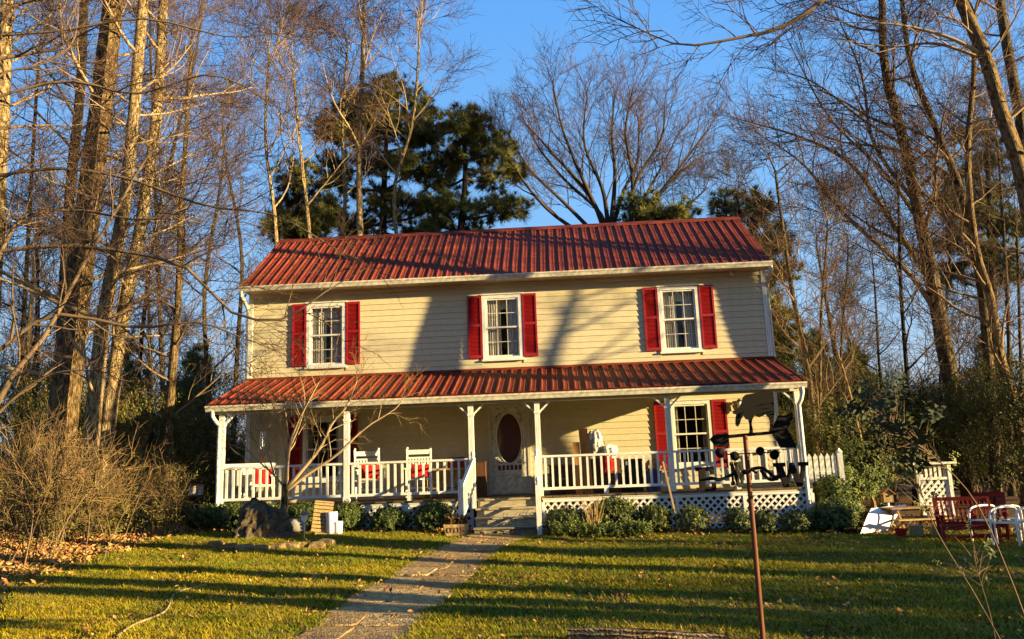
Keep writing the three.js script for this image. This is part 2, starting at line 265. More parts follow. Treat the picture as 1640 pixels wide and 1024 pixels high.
// windows
function windowAt(w, deep) {
  const g = new THREE.Group(); g.name = 'window'; g.position.set(w.x, w.y0, 0); house.add(g);
  const W = w.w, Ht = w.y1 - w.y0, c = .085;
  const fr = [boxG(-W / 2, -W / 2 + c, 0, Ht, -.06, .045), boxG(W / 2 - c, W / 2, 0, Ht, -.06, .045), boxG(-W / 2 + c, W / 2 - c, Ht - c, Ht, -.06, .045), boxG(-W / 2 + c, W / 2 - c, 0, .06, -.06, .045)];
  mesh('frame', mergeGeometries(fr), M.white, g); box('sill', M.white, g, -W / 2 - .03, W / 2 + .03, -.045, -.002, -.02, .075);
  box('head_trim', M.white, g, -W / 2 - .03, W / 2 + .03, Ht + .002, Ht + .03, -.02, .07);
  const x0 = -W / 2 + c, x1 = W / 2 - c, mid = .06 + (Ht - c - .06) * .5;
  const sash = (y0, y1, z) => {
    const s = .038, iw = x1 - x0 - 2 * s, ih = y1 - y0 - 2 * s;
    const gs = [boxG(x0 + .001, x0 + s, y0, y1, z - .02, z + .015), boxG(x1 - s, x1 - .001, y0, y1, z - .02, z + .015), boxG(x0 + s, x1 - s, y0, y0 + s, z - .02, z + .015), boxG(x0 + s, x1 - s, y1 - s, y1, z - .02, z + .015)];
    mesh('sash', mergeGeometries(gs), M.white, g);
    for (let i = 1; i < 3; i++) box('muntin', M.cream, g, x0 + s + iw * i / 3 - .008, x0 + s + iw * i / 3 + .008, y0 + s, y1 - s, z - .008, z + .006);
    box('muntin', M.cream, g, x0 + s, x1 - s, y0 + s + ih / 2 - .008, y0 + s + ih / 2 + .008, z - .010, z + .004);
    mesh('pane', new THREE.PlaneGeometry(iw, ih), M.glass, g, [0, y0 + s + ih / 2, z - .011]);
  };
  sash(mid - .018, Ht - c - .001, .01); sash(.061, mid + .018, -.028);
  // curtains with folds
  const cur = (a, b, top, bot, ph) => { const n = 40, p = [], ii = []; for (let i = 0; i <= n; i++) { const x = a + (b - a) * i / n, z = -.135 + .022 * Math.sin(i * 1.15 + ph) + .010 * Math.sin(i * 2.7 + ph); p.push(x, bot, z, x, top, z); if (i) { const k = i * 2; ii.push(k - 2, k, k - 1, k, k + 1, k - 1); } } const q = new THREE.BufferGeometry(); q.setAttribute('position', new THREE.Float32BufferAttribute(p, 3)); q.setAttribute('uv', new THREE.Float32BufferAttribute(p.flatMap((_, i) => i % 3 ? [] : [p[i], p[i + 1]]), 2)); q.setIndex(ii); q.computeVertexNormals(); mesh('curtain', q, M.curtain, g); };
  if (!deep) { cur(x0 - .03, x0 + .36, Ht, 0, w.x); cur(x1 - .30, x1 + .03, Ht, 0, 2 + w.x); cur(x0 + .2, x1 - .2, Ht, Ht - .34, 1); }
  else { cur(x0 - .03, x0 + .12, Ht, 0, 0); cur(x1 - .12, x1 + .03, Ht, 0, 2); }
  return g;
}
winUp.forEach(w => windowAt(w, false)); winLo.forEach(w => windowAt(w, true));
// shutters: stiles and rails, louvres joined
{
  const W = .345, mk = Ht => {
    const s = .042, m = Ht * .52;
    const fr = mergeGeometries([boxG(-W / 2, -W / 2 + s, 0, Ht, 0, .036), boxG(W / 2 - s, W / 2, 0, Ht, 0, .036), boxG(-W / 2 + s, W / 2 - s, 0, .07, 0, .034), boxG(-W / 2 + s, W / 2 - s, Ht - .06, Ht, 0, .034), boxG(-W / 2 + s, W / 2 - s, m - .03, m + .03, 0, .034)]);
    const lv = []; for (let y = .085; y < Ht - .07; y += .032) if (Math.abs(y - m) > .04) lv.push(new THREE.BoxGeometry(W - 2 * s, .03, .006).rotateX(-.75).translate(0, y, .016));
    return [fr, mergeGeometries(lv), boxG(-W / 2 + s, W / 2 - s, .07, Ht - .06, 0, .003)];
  };
  const up = mk(1.54), lo = mk(1.55);
  const put = (x, y, g) => { const s = mesh('shutter', g[0], M.red, house, [x, y, .02]); mesh('louvres', g[1], M.red, s); mesh('backing', g[2], M.red, s); };
  winUp.forEach(w => { for (const s of [-1, 1]) put(w.x + s * .669, 3.12, up); });
  winLo.forEach(w => { for (const s of [-1, 1]) put(w.x + s * .669, w.y0 - .03, lo); });
}
// storm door with oval light
{
  const d = new THREE.Group(); d.name = 'door'; d.position.set(doorX, DK + .02, 0); house.add(d);
  const Ht = doorT - DK - .02;
  mesh('door_frame', mergeGeometries([boxG(-.49, -.425, 0, Ht, -.06, .05), boxG(.425, .49, 0, Ht, -.06, .05), boxG(-.425, .425, Ht - .075, Ht, -.06, .05)]), M.cream, d);
  const top = Ht - .08, s = new THREE.Shape([[-.42, .01], [.42, .01], [.42, top], [-.42, top]].map(p => new THREE.Vector2(...p)));
  const oc = 1.29, ox = .285, oy = .575, gp = new THREE.Path(); // oval opening and the corner cut-outs round it
  gp.absellipse(0, oc, ox, oy, 0, Math.PI * 2, true); s.holes.push(gp);
  const rc = (x0, x1, y0, y1) => s.holes.push(new THREE.Path([[x0, y0], [x0, y1], [x1, y1], [x1, y0]].map(p => new THREE.Vector2(...p))));
  for (let i = 0; i < 6; i++) rc(-.285 + i * .097, -.285 + i * .097 + .068, .55, .66);
  for (const a of [-1, 1]) for (const b of [-1, 1]) for (const [x, y, r] of [[.285, .525, .022], [.245, .555, .018], [.292, .465, .016], [.205, .575, .013], [.297, .41, .012]]) { const c = new THREE.Path(); c.absellipse(a * x, oc + b * y, r, r * 1.25, 0, Math.PI * 2, true); s.holes.push(c); }
  mesh('storm_door', new THREE.ExtrudeGeometry(s, { depth: .03, bevelEnabled: false, curveSegments: 32 }), M.cream, d, [0, 0, .005]);
  const ring = (rx, ry, r, z, y = oc) => { const pts = []; for (let i = 0; i <= 48; i++) { const a = i / 48 * Math.PI * 2; pts.push(V(Math.cos(a) * rx, y + Math.sin(a) * ry, z)); } return new TB().tube(pts, pts.map(() => r), 6).geo(); };
  mesh('oval_moulding', ring(.297, .587, .014, .038), M.white, d);
  mesh('panel_moulding', mergeGeometries([boxG(-.35, -.335, .68, top - .06, .035, .042), boxG(.335, .35, .68, top - .06, .035, .042), boxG(-.335, .335, .68, .695, .035, .042), boxG(-.335, .335, top - .075, top - .06, .035, .042), boxG(-.335, .335, .51, .525, .035, .042), boxG(-.34, .34, .08, .095, .035, .041), boxG(-.34, -.325, .095, .46, .035, .041), boxG(.325, .34, .095, .46, .035, .041), boxG(-.34, .34, .46, .475, .035, .041)]), M.white, d);
  const sc = []; for (const a of [-1, 1]) for (const b of [-1, 1]) for (let k = 0; k < 2; k++) { const p = []; for (let i = 0; i <= 20; i++) { const t = i / 20 * 5.5, r = .052 * (1 - t / 7); p.push(V(a * (.262 - k * .06 + Math.cos(t + k) * r), oc + b * (.50 + k * .06 + Math.sin(t + k) * r), .038)); } sc.push(new TB().tube(p, p.map(() => .0055), 4).geo()); }
  mesh('scrollwork', mergeGeometries(sc), M.white, d);
  const og = new THREE.Shape(); og.absellipse(0, oc, ox + .008, oy + .008, 0, Math.PI * 2); mesh('oval_pane', new THREE.ShapeGeometry(og, 32), M.glass, d, [0, 0, .012]);
  mesh('handle', mergeGeometries([boxG(-.40, -.375, 1.0, 1.16, .035, .06), new THREE.SphereGeometry(.022, 10, 8).translate(-.385, .95, .065)]), M.steel, d);
  const inner = mesh('inner_door', boxG(-.42, .42, .005, top, -.11, -.07), M.door, d);
  for (const [x0, x1, y0, y1] of [[-.32, -.05, .15, .8], [.05, .32, .15, .8], [-.32, -.05, .95, 1.75], [.05, .32, .95, 1.75]]) box('door_panel', M.door, inner, x0, x1, y0, y1, -.072, -.058);
  box('threshold', M.step, house, doorX - .48, doorX + .48, DK + .002, DK + .02, .0, .1);
}
// standing seam panels
function roofPanels(parent, x0, x1, zTop, yTop, zBot, yBot, pitch, mats, seed, flip = 1) {
  const L = Math.hypot(zBot - zTop, yTop - yBot), ang = Math.atan2(yTop - yBot, (zBot - zTop) * flip), n = Math.round((x1 - x0) / pitch), w = (x1 - x0) / n, R = RNG(seed);
  const pts = [[0, 0], [.012, .030], [.036, .030], [.05, 0], [w * .45, 0], [w * .47, .005], [w * .53, .005], [w * .55, 0], [w - .001, 0], [w - .001, -.006], [0, -.006]];
  const g = new THREE.ExtrudeGeometry(new THREE.Shape(pts.map(p => new THREE.Vector2(...p))), { depth: L, bevelEnabled: false });
  { const p = g.attributes.position, uv = g.attributes.uv; for (let i = 0; i < p.count; i++) uv.setXY(i, p.getX(i) / w, p.getZ(i) / 2.2); }
  const roof = new THREE.Group(); roof.name = parent; house.add(roof);
  for (let i = 0; i < n; i++) { const m = mesh('roof_panel', g, mats[R() < .55 ? 0 : 1], roof, [flip > 0 ? x0 + i * w : x1 - i * w, yTop, zTop], [0, 0, 0]); m.rotation.set(ang, flip > 0 ? 0 : Math.PI, 0, 'YXZ'); }
  return roof;
}
{
  const x0 = -H - .09, x1 = H + .09, t = .05;
  const rf = roofPanels('main_roof', x0, x1, RZ, RY, EZ, EY, .228, [M.roof, M.roof2], 4);
  const rb = roofPanels('rear_roof', x0, x1, RZ, RY, BZ - EZ, EY, .228, [M.roof, M.roof2], 5, -1);
  // deck below the sheets
  const pr = new THREE.Shape([[EZ - .02, EY - .035], [RZ, RY - .03], [BZ - EZ + .02, EY - .035], [BZ - EZ + .02, EY - .075], [RZ, RY - .11], [EZ - .02, EY - .09]].map(p => new THREE.Vector2(-p[0], p[1])));
  mesh('roof_deck', new THREE.ExtrudeGeometry(pr, { depth: x1 - x0 - .02, bevelEnabled: false }), M.cream, rf, [x0 + .01, 0, 0], [0, Math.PI / 2, 0]);
  const cap = new THREE.ExtrudeGeometry(new THREE.Shape([[-.16, -.10], [0, .035], [.16, -.10], [.16, -.088], [0, .05], [-.16, -.088]].map(p => new THREE.Vector2(...p))), { depth: x1 - x0 + .03, bevelEnabled: false });
  mesh('ridge_cap', cap, M.roof2, rf, [x0 - .015, RY + .004, RZ], [0, Math.PI / 2, 0]);
  for (const s of [-1, 1]) { bar('rake_board', M.cream, rf, V(s * (H + .075), RY - .11, RZ), V(s * (H + .075), EY - .11, EZ - .03), .028, .15); bar('rake_board', M.cream, rf, V(s * (H + .075), RY - .11, RZ), V(s * (H + .075), EY - .11, BZ - EZ + .03), .028, .15); }
  box('soffit', M.cream, house, -H - .05, H + .05, WT - .001, WT + .014, -.02, EZ - .06); box('fascia', M.cream, house, -H - .088, H + .088, WT - .02, EY - .05, EZ - .058, EZ - .03);
  const gut = (L) => new THREE.ExtrudeGeometry(new THREE.Shape([[0, 0], [0, -.12], [.075, -.12], [.095, -.06], [.115, -.03], [.115, 0], [.105, 0], [.105, -.025], [.085, -.055], [.068, -.11], [.008, -.11], [.008, 0]].map(p => new THREE.Vector2(...p))), { depth: L, bevelEnabled: false });
  mesh('gutter', gut(x1 - x0 + .02), M.cream, house, [x1 + .01, EY - .012, EZ - .028], [0, -Math.PI / 2, 0]);
  // porch roof
  const p0 = -H - .04, p1 = H + .04;
  const pf = roofPanels('porch_roof', p0, p1, .035, PR - .005, 2.17, 2.065, .24, [M.roof, M.roof2], 6);
  const ps = new THREE.Shape([[.03, PR - .03], [2.15, 2.03], [2.15, 1.96], [.03, PR - .13]].map(p => new THREE.Vector2(-p[0], p[1])));
  mesh('roof_deck', new THREE.ExtrudeGeometry(ps, { depth: p1 - p0 - .02, bevelEnabled: false }), M.cream, pf, [p0 + .01, 0, 0], [0, Math.PI / 2, 0]);
  mesh('flashing', mergeGeometries([boxG(p0, p1, PR - .01, PR + .07, .024, .032)]), M.roof2, pf);
  mesh('drip_edge', mergeGeometries([boxG(p0 - .004, p1 + .004, 1.99, 2.045, 2.152, 2.160)]), M.roof2, pf);
  for (const s of [-1, 1]) bar('rake_trim', M.roof2, pf, V(s * (H + .045), PR - .01, .03), V(s * (H + .045), 2.045, 2.17), .02, .06);
  for (const s of [-1, 1]) bar('rake_board', M.cream, pf, V(s * (H + .03), PR - .10, .03), V(s * (H + .03), 1.97, 2.13), .03, .12);
  box('porch_beam', M.cream, house, -H + .05, H - .05, 1.85, 1.955, 1.94, 2.06);
  mesh('gutter', gut(p1 - p0 + .06), M.cream, house, [p1 + .03, 2.02, 2.161], [0, -Math.PI / 2, 0]);
  // downspouts
  const ds = pts => { const c = pts.map(p => V(...p)); return new TB().tube(c, c.map(() => .045), 8).geo(); };
  mesh('downspout', ds([[-6.22, 1.92, 2.21], [-6.22, 1.80, 2.21], [-6.17, 1.70, 2.17], [-6.10, 1.60, 2.11], [-6.10, 1.40, 2.11], [-6.10, -.75, 2.11]]), M.white, house);
  mesh('downspout', ds([[6.27, 1.92, 2.21], [6.27, 1.80, 2.21], [6.24, 1.66, 2.17], [6.20, 1.56, 2.11], [6.20, 1.4, 2.11], [6.20, -.95, 2.11]]), M.white, house);
  mesh('downspout', ds([[6.36, 4.96, .45], [6.36, 4.84, .43], [6.35, 4.72, .2], [6.35, 4.6, .02], [6.35, 4.5, -.02], [6.35, 2.85, -.02]]), M.cream, house);
  mesh('downspout', ds([[-6.36, 4.96, .45], [-6.36, 4.84, .43], [-6.35, 4.72, .2], [-6.35, 4.6, .02], [-6.35, 4.5, -.02], [-6.35, 2.85, -.02]]), M.cream, house);
  mesh('flood_light', mergeGeometries([new THREE.CylinderGeometry(.035, .035, .05, 10).translate(0, 0, 0), new THREE.SphereGeometry(.045, 12, 10).translate(0, -.05, .03)]), M.white, house, [5.5, 4.93, .10]);
}
// porch
{
  const R = RNG(12);
  const deck = box('deck', M.brownWood, house, -H, H, -.40, DK - .03, .03, 2.06);
  deck.geometry = boxG(-H, H, -.40, DK - .03, .03, 2.06); deck.scale.set(1, 1, 1); deck.position.set(0, 0, 0);
  const bw = (2 * H) / 88, mats = [M.deck, S(.165, .125, .08, { map: woodCol }), S(.21, .165, .11, { map: woodCol })];
  for (let i = 0; i < 88; i++) box('deck_board', mats[Math.floor(R() * 3)], deck, -H + i * bw + .003, -H + (i + 1) * bw - .003, DK - .03, DK, .032, 2.12 + (R() - .5) * .008);
  box('rim_board', M.cream, house, -H - .01, -.66, -.19, DK - .032, 2.062, 2.09); box('rim_board', M.cream, house, .78, H + .01, -.19, DK - .032, 2.062, 2.09);
  const posts = [-6.08, -3.35, -.67, .75, 3.5, 6.2];
  posts.forEach((x, k) => {
    const p = mesh('porch_post', boxG(-.055, .055, DK, 1.85, -.055, .055), M.white, house, [x, 0, 2.0]);
    mesh('collar', mergeGeometries([boxG(-.068, .068, 1.60, 1.64, -.068, .068), boxG(-.065, .065, DK, DK + .12, -.065, .065)]), M.white, p);
    for (const s of [-1, 1]) { if (k === 1 || (k === 0 && s < 0) || (k === 5 && s > 0)) continue; bar('brace', M.white, p, V(s * .05, 1.63, 0), V(s * .29, 1.86, 0), .032, .05); }
  });
  const railing = (a, b) => {
    const r = new THREE.Group(); r.name = 'railing'; house.add(r);
    box('top_rail', M.white, r, a, b, .67, .715, 1.955, 2.045); box('bottom_rail', M.white, r, a, b, 0, .055, 1.965, 2.035);
    const n = Math.round((b - a) / .148), s = (b - a) / n; for (let i = 0; i < n; i++) { const x = a + (i + .5) * s; box('baluster', M.white, r, x - .0225, x + .0225, .055, .67, 1.978, 2.022); }
    const m = (a + b) / 2; box('foot_block', M.white, r, m - .045, m + .045, DK, 0, 1.97, 2.03);
  };
  for (const k of [0, 1, 3, 4]) railing(posts[k] + .056, posts[k + 1] - .056);
  const side = (x) => { const r = new THREE.Group(); r.name = 'railing'; house.add(r); box('top_rail', M.white, r, x - .045, x + .045, .67, .715, .04, 1.944); box('bottom_rail', M.white, r, x - .035, x + .035, 0, .055, .04, 1.944); for (let i = 0; i < 13; i++) { const z = .11 + i * .147; box('baluster', M.white, r, x - .022, x + .022, .055, .67, z - .022, z + .022); } };
  side(-6.1); side(6.2);
  // lattice skirt
  const lattice = (a, b, y0a, y0b) => {
    const l = new THREE.Group(); l.name = 'lattice_panel'; house.add(l); const y1 = -.195, y0 = Math.min(y0a, y0b);
    box('lattice_frame', M.white, l, a, b, y1 - .05, y1, 2.06, 2.10); box('lattice_frame', M.white, l, a, b, y0, y0 + .06, 2.06, 2.10);
    for (let x = a; x < b + .01; x += (b - a) / 4) box('lattice_frame', M.white, l, x - .03, x + .03, y0 + .06, y1 - .05, 2.062, 2.102);
    const h = y1 - y0 - .06, st = .152;
    for (const s of [-1, 1]) for (let x = a - h; x < b; x += st) {
      let xa = x, ya = y0 + .04, xb = x + h, yb = y0 + .04 + h; if (xa < a) { ya += a - xa; xa = a; } if (xb > b) { yb -= xb - b; xb = b; } if (xb - xa < .05) continue;
      let A = V(xa, ya, 0), B = V(xb, yb, 0); if (s < 0) { A.x = a + b - A.x; B.x = a + b - B.x; }
      A.z = B.z = s > 0 ? 2.083 : 2.075; bar('slat', M.white, l, A, B, .038, .007);
    }
  };
  lattice(-6.15, -.68, -.80, -.72); lattice(.80, 6.3, -1.02, -.8);
  // steps
  const st = new THREE.Group(); st.name = 'steps'; house.add(st); const rise = .178;
  for (let i = 0; i < 4; i++) {
    const y1 = DK - .015 - i * rise, z1 = 2.14 + i * .27;
    box('riser', i === 3 ? M.stepStone : M.step, st, -.56, .66, y1 - rise, y1 - .035, 2.14 + (i - 1) * .27 + .03, z1 - .02);
    if (i) box('tread', i === 3 ? M.stepStone : M.step, st, -.58, .68, y1 - .034, y1, z1 - .29, z1 + .012); else box('tread', M.step, st, -.58, .68, y1 - .034, y1, 2.12, 2.152);
  }
  box('step_base', M.stepStone, st, -.62, .72, -1.0, -.834, 2.1, 3.02);
  const stairRail = (x, xb) => {
    const r = new THREE.Group(); r.name = 'stair_railing'; house.add(r); const zb = 3.06, yb = ground(xb, zb);
    const newel = (z, y0, y1, x) => { box('newel', M.white, r, x - .048, x + .048, y0, y1, z - .048, z + .048); mesh('finial', new THREE.LatheGeometry([[0, .16], [.03, .15], [.046, .115], [.048, .09], [.038, .05], [.03, .03], [.055, .012], [.055, 0]].map(p => new THREE.Vector2(...p)), 14), M.white, r, [x, y1, z]); };
    newel(zb, yb - .1, .13, xb); newel(2.14, DK - .2, .70, x);
    bar('hand_rail', M.white, r, V(x, .68, 2.18), V(xb, .10, 3.02), .07, .05); bar('bottom_rail', M.white, r, V(x, .12, 2.18), V(xb, -.50, 3.02), .05, .05);
    for (let i = 1; i < 7; i++) { const t = i / 7, z = 2.18 + .84 * t; const bx = x + (xb - x) * t; box('baluster', M.white, r, bx - .02, bx + .02, .13 - .62 * t, .66 - .58 * t, z - .02, z + .02); }
  };
  stairRail(-.635, -.80); stairRail(.70, .73);
  // wall lantern
  const lan = new THREE.Group(); lan.name = 'wall_lantern'; lan.position.set(5.42, 1.72, .02); house.add(lan);
  box('back_plate', M.black, lan, -.04, .04, -.12, .14, 0, .02); mesh('lantern_glass', new THREE.CylinderGeometry(.062, .045, .2, 6), M.tube, lan, [0, 0, .1]); mesh('lantern_cap', new THREE.ConeGeometry(.09, .08, 6), M.black, lan, [0, .14, .1]); mesh('lantern_arm', boxG(-.012, .012, .10, .125, .01, .12), M.black, lan); mesh('lantern_base', new THREE.CylinderGeometry(.045, .02, .04, 6), M.black, lan, [0, -.12, .1]);
}

// ---------------------------------------------------------------- vegetation builders
const sprayGeo = seed => {                              // a spray of fine twigs, about one metre long, growing along +y
  const R = RNG(seed), tb = new TB();
  const rec = (p, d, len, r, lv) => {
    const pts = [p], n = 3; let q = p, e = d;
    for (let i = 0; i < n; i++) { e = e.clone().add(V((R() - .5) * .5, (R() - .5) * .3 + .06, (R() - .5) * .5)).normalize(); q = q.clone().addScaledVector(e, len / n); pts.push(q); }
    tb.tube(pts, pts.map((_, i) => r * (1 - .6 * i / n)), 3);
    if (lv < 2) { const c = lv ? 2 : 7; for (let i = 0; i < c; i++) { const t = .15 + .83 * (i + R() * .7) / c, k = Math.min(n - 1, Math.floor(t * n)); const s = pts[k].clone().lerp(pts[k + 1], t * n - k); const a = R() * 6.28, nd = d.clone().multiplyScalar(.75).add(V(Math.cos(a), R() * .3, Math.sin(a)).multiplyScalar(.75)).normalize(); rec(s, nd, len * (.34 + R() * .25), r * .72, lv + 1); } }
  };
  rec(V(0, 0, 0), V(0, 1, 0), 1, .0088, 0); return tb.geo();
};
const sprays = [sprayGeo(1), sprayGeo(22), sprayGeo(333)];
const rdir = R => { const y = R() * 2 - 1, a = R() * 6.28, c = Math.sqrt(1 - y * y); return V(c * Math.cos(a), y, c * Math.sin(a)); };
function wander(R, p, d, len, n, wig, up) { const pts = [p.clone()]; let q = p.clone(), e = d.clone(); for (let i = 0; i < n; i++) { e.add(rdir(R).multiplyScalar(wig)).add(V(0, up, 0)).normalize(); q = q.clone().addScaledVector(e, len / n); pts.push(q); } return pts; }
const along = (pts, t) => { const f = t * (pts.length - 1), k = Math.min(pts.length - 2, Math.floor(f)); return [pts[k].clone().lerp(pts[k + 1], f - k), pts[k + 1].clone().sub(pts[k]).normalize()]; };
// a leafless tree: trunk mesh, limbs mesh, fine twigs
function bareTree(o) {
  const R = RNG(o.seed || 1), P = o.path.map(a => a[0]), base = V(P[0].x, Math.min(P[0].y, ground(P[0].x, P[0].z)), P[0].z);
  const root = o.root || thing(o.name || 'bare_tree', o.label, 'tree', base, 0, o.group);
  const n = o.res || 22, pts = spline(P, n), rad = pts.map((_, i) => { const f = i / n * (o.path.length - 1), k = Math.min(o.path.length - 2, Math.floor(f)); return o.path[k][1] + (o.path[k + 1][1] - o.path[k][1]) * (f - k); });
  if (o.flare !== 0) for (let i = 0; i < 3; i++) rad[i] *= 1 + [.55, .18, .05][i];
  const ph = R() * 9; mesh('trunk', new TB().tube(pts, rad, o.sides || 12, (a, l) => .05 * Math.sin(a * 3 + ph + l * .7) + .03 * Math.sin(a * 7 + l * 3)).geo(base), o.mat || M.bark, root);
  const tb = new TB(), tw = [[], [], []]; const sp = o.spray ?? 1;
  const spray = (p, d) => { const s = (.55 + R() * .7) * sp; tw[Math.floor(R() * 3)].push(M4d(p.clone().sub(base), d, R() * 6.28, V(s * (o.fat || 1), s, s * (o.fat || 1)))); };
  const limb = (pl, r0, subs, subLen) => {
    tb.tube(pl, pl.map((_, i) => r0 * (1 - .8 * i / (pl.length - 1))), r0 > .04 ? 6 : 4);
    const ns = Math.round(subs * (.8 + R() * .4));
    for (let k = 0; k < ns; k++) {
      const t = .22 + .78 * (k + R()) / ns, [s, d] = along(pl, Math.min(.999, t)), sd = rdir(R); sd.addScaledVector(d, -sd.dot(d)).normalize();
      const nd = d.clone().multiplyScalar(.9).addScaledVector(sd, .85).add(V(0, o.subUp ?? .2, 0)).normalize(), L = subLen * (.5 + R() * .8) * (1.15 - .5 * t);
      const q = wander(R, s, nd, L, 4, .22, o.subUp2 ?? .05), rr = Math.min(r0 * (1 - .8 * t) * .7, L * .014 + .004); tb.tube(q, q.map((_, i) => rr * (1 - .75 * i / 4)), 3);
      const m = Math.round((o.sprays || 1.7) * (.7 + R() * .6)); for (let j = 0; j < m; j++) { const [a, b] = along(q, Math.min(.999, .25 + .75 * (j + R()) / m)); const v = rdir(R); spray(a, b.clone().multiplyScalar(1).addScaledVector(v, .75).add(V(0, .12, 0)).normalize()); }
    }
    const [e, d] = along(pl, .999); spray(e, d); spray(e, d.clone().add(rdir(R).multiplyScalar(.4)).normalize());
  };
  const nl = o.limbs ?? 14, ls = o.start ?? .35;
  for (let i = 0; i < nl; i++) {
    const t = ls + (1 - ls) * Math.pow((i + R() * .8) / nl, .9), [s, d] = along(pts, Math.min(.985, t)), a = (o.az ?? R() * 6.28) + (o.az !== undefined ? (R() - .5) * (o.azSpread || 2.4) : i * 2.4);
    const k = (t - ls) / (1 - ls), up = (o.up ?? .55) * (.7 + R() * .6), hd = V(Math.cos(a), 0, Math.sin(a)).addScaledVector(V(0, 1, 0), up).normalize();
    const L = (o.len || 3.5) * (.6 + R() * .6) * (1 - .45 * k); const fi = Math.min(rad.length - 1, Math.round(t * n));
    limb(wander(R, s, hd, L, 7, o.wig ?? .16, o.curl ?? .05), Math.min(rad[fi] * .55, .012 + L * .014), o.subs || 6, (o.subLen || 1.5) * (.6 + L / 8));
  }
  for (const e of o.extra || []) { const q = spline(e.p, 14); limb(q, e.r, e.subs || 9, e.subLen || 1.4); }
  if (o.tip !== false) { const [e, d] = along(pts, .999); for (let i = 0; i < 3; i++) limb(wander(R, e, d.clone().add(rdir(R).multiplyScalar(.45)).normalize(), (o.len || 3) * .5, 5, .15, .08), rad[n] * .7, 4, 1); }
  if (tb.p.length) mesh('crown', tb.geo(base), o.limbMat || M.limb, root);
  tw.forEach((l, i) => { if (l.length) inst('twigs', sprays[i], o.twigMat || M.twig, l, null, root); });
  return root;
}
// needle tuft: thin blades fanning out from a shoot
const tuftGeo = (() => { const R = RNG(77), l = []; for (let i = 0; i < 54; i++) { const d = rdir(R); d.y = Math.abs(d.y) * .9 - .1; d.normalize(); const s = V(-d.z, 0, d.x).normalize().multiplyScalar(.0075 + R() * .004), L = .15 + R() * .13, b = V((R() - .5) * .06, R() * .1, (R() - .5) * .06), e = b.clone().addScaledVector(d, L); l.push(b.x - s.x, b.y, b.z - s.z, b.x + s.x, b.y, b.z + s.z, e.x, e.y, e.z); } return triGeo(l); })();
const sprigGeo = (n, len, lw, ll, seed, up = .4) => { // leafy sprig: small pointed leaves round a short stem
  const R = RNG(seed), l = []; for (let i = 0; i < n; i++) { const t = i / n, a = i * 2.4 + R(), y = t * len, d = V(Math.cos(a), up + R() * .4, Math.sin(a)).normalize(), s = V(-d.z, 0, d.x).normalize(), L = ll * (.7 + R() * .5), w = lw * (.7 + R() * .5), b = V(0, y, 0), m = b.clone().addScaledVector(d, L * .5).add(V(0, .12 * L, 0)), e = b.clone().addScaledVector(d, L); const p = m.clone().addScaledVector(s, w), q = m.clone().addScaledVector(s, -w); l.push(b.x, b.y, b.z, q.x, q.y, q.z, m.x, m.y - .02 * L, m.z, b.x, b.y, b.z, m.x, m.y - .02 * L, m.z, p.x, p.y, p.z, e.x, e.y, e.z, m.x, m.y - .02 * L, m.z, q.x, q.y, q.z, e.x, e.y, e.z, p.x, p.y, p.z, m.x, m.y - .02 * L, m.z); }
  return triGeo(l);
};
const boxSprig = sprigGeo(12, .12, .011, .042, 5), bigSprig = sprigGeo(9, .2, .022, .09, 6, .1), fineSprig = sprigGeo(14, .3, .008, .06, 9, .6);
const C = (r, g, b) => new THREE.Color().setRGB(r, g, b);
// pine: trunk, limbs, needle masses given as blobs [x, y, z, rx, ry, rz]
function pineTree(o) {
  const R = RNG(o.seed), P = o.path.map(a => a[0]), base = V(P[0].x, ground(P[0].x, P[0].z), P[0].z), root = thing('pine_tree', o.label, 'tree', base, 0, o.group);
  const pts = spline([base.clone(), ...P.slice(1)], 20); const r0 = o.path[0][1], r1 = o.path[o.path.length - 1][1];
  mesh('trunk', new TB().tube(pts, pts.map((_, i) => r0 + (r1 - r0) * i / 20), 9).geo(base), o.mat || M.barkDark, root);
  const tb = new TB(), tu = [], co = [];
  for (const b of o.blobs) {
    const c = V(b[0], b[1], b[2]); let best = pts[0]; for (const p of pts) if (p.y < c.y - b[4] * .3 && p.distanceTo(c) < best.distanceTo(c)) best = p;
    const mid = best.clone().lerp(c, .55).add(V(0, -.15 * best.distanceTo(c) * .5, 0)), pl = spline([best, mid, c], 7); tb.tube(pl, pl.map((_, i) => Math.max(.015, .07 * (1 - .7 * i / 7))), 4);
    const vol = b[3] * b[4] * b[5], n = Math.round((o.dens || 110) * Math.pow(vol, .75)) + 12;
    for (let i = 0; i < n; i++) {
      const d = rdir(R), rr = Math.pow(R(), .5); const p = V(c.x + d.x * b[3] * rr, c.y + d.y * b[4] * rr - .12 * b[4] * (d.x * d.x + d.z * d.z) * rr, c.z + d.z * b[5] * rr);
      if (fbm(p.x * .9, p.y * 1.3, p.z * .9, 2) < -.2) continue;
      tu.push(M4d(p.clone().sub(base), d.clone().add(V(0, .9, 0)).normalize(), R() * 6.28, (o.size || 1.35) * (.7 + R() * .6))); const k = .7 + R() * .6; co.push(C(.135 * k, .13 * k, .03 * k));
      if (i % 9 === 0) tb.tube([c, p], [.018, .008], 3);
    }
  }
  mesh('limbs', tb.geo(base), M.limbDark, root); inst('crown', tuftGeo, M.needle, tu, co, root); return root;
}
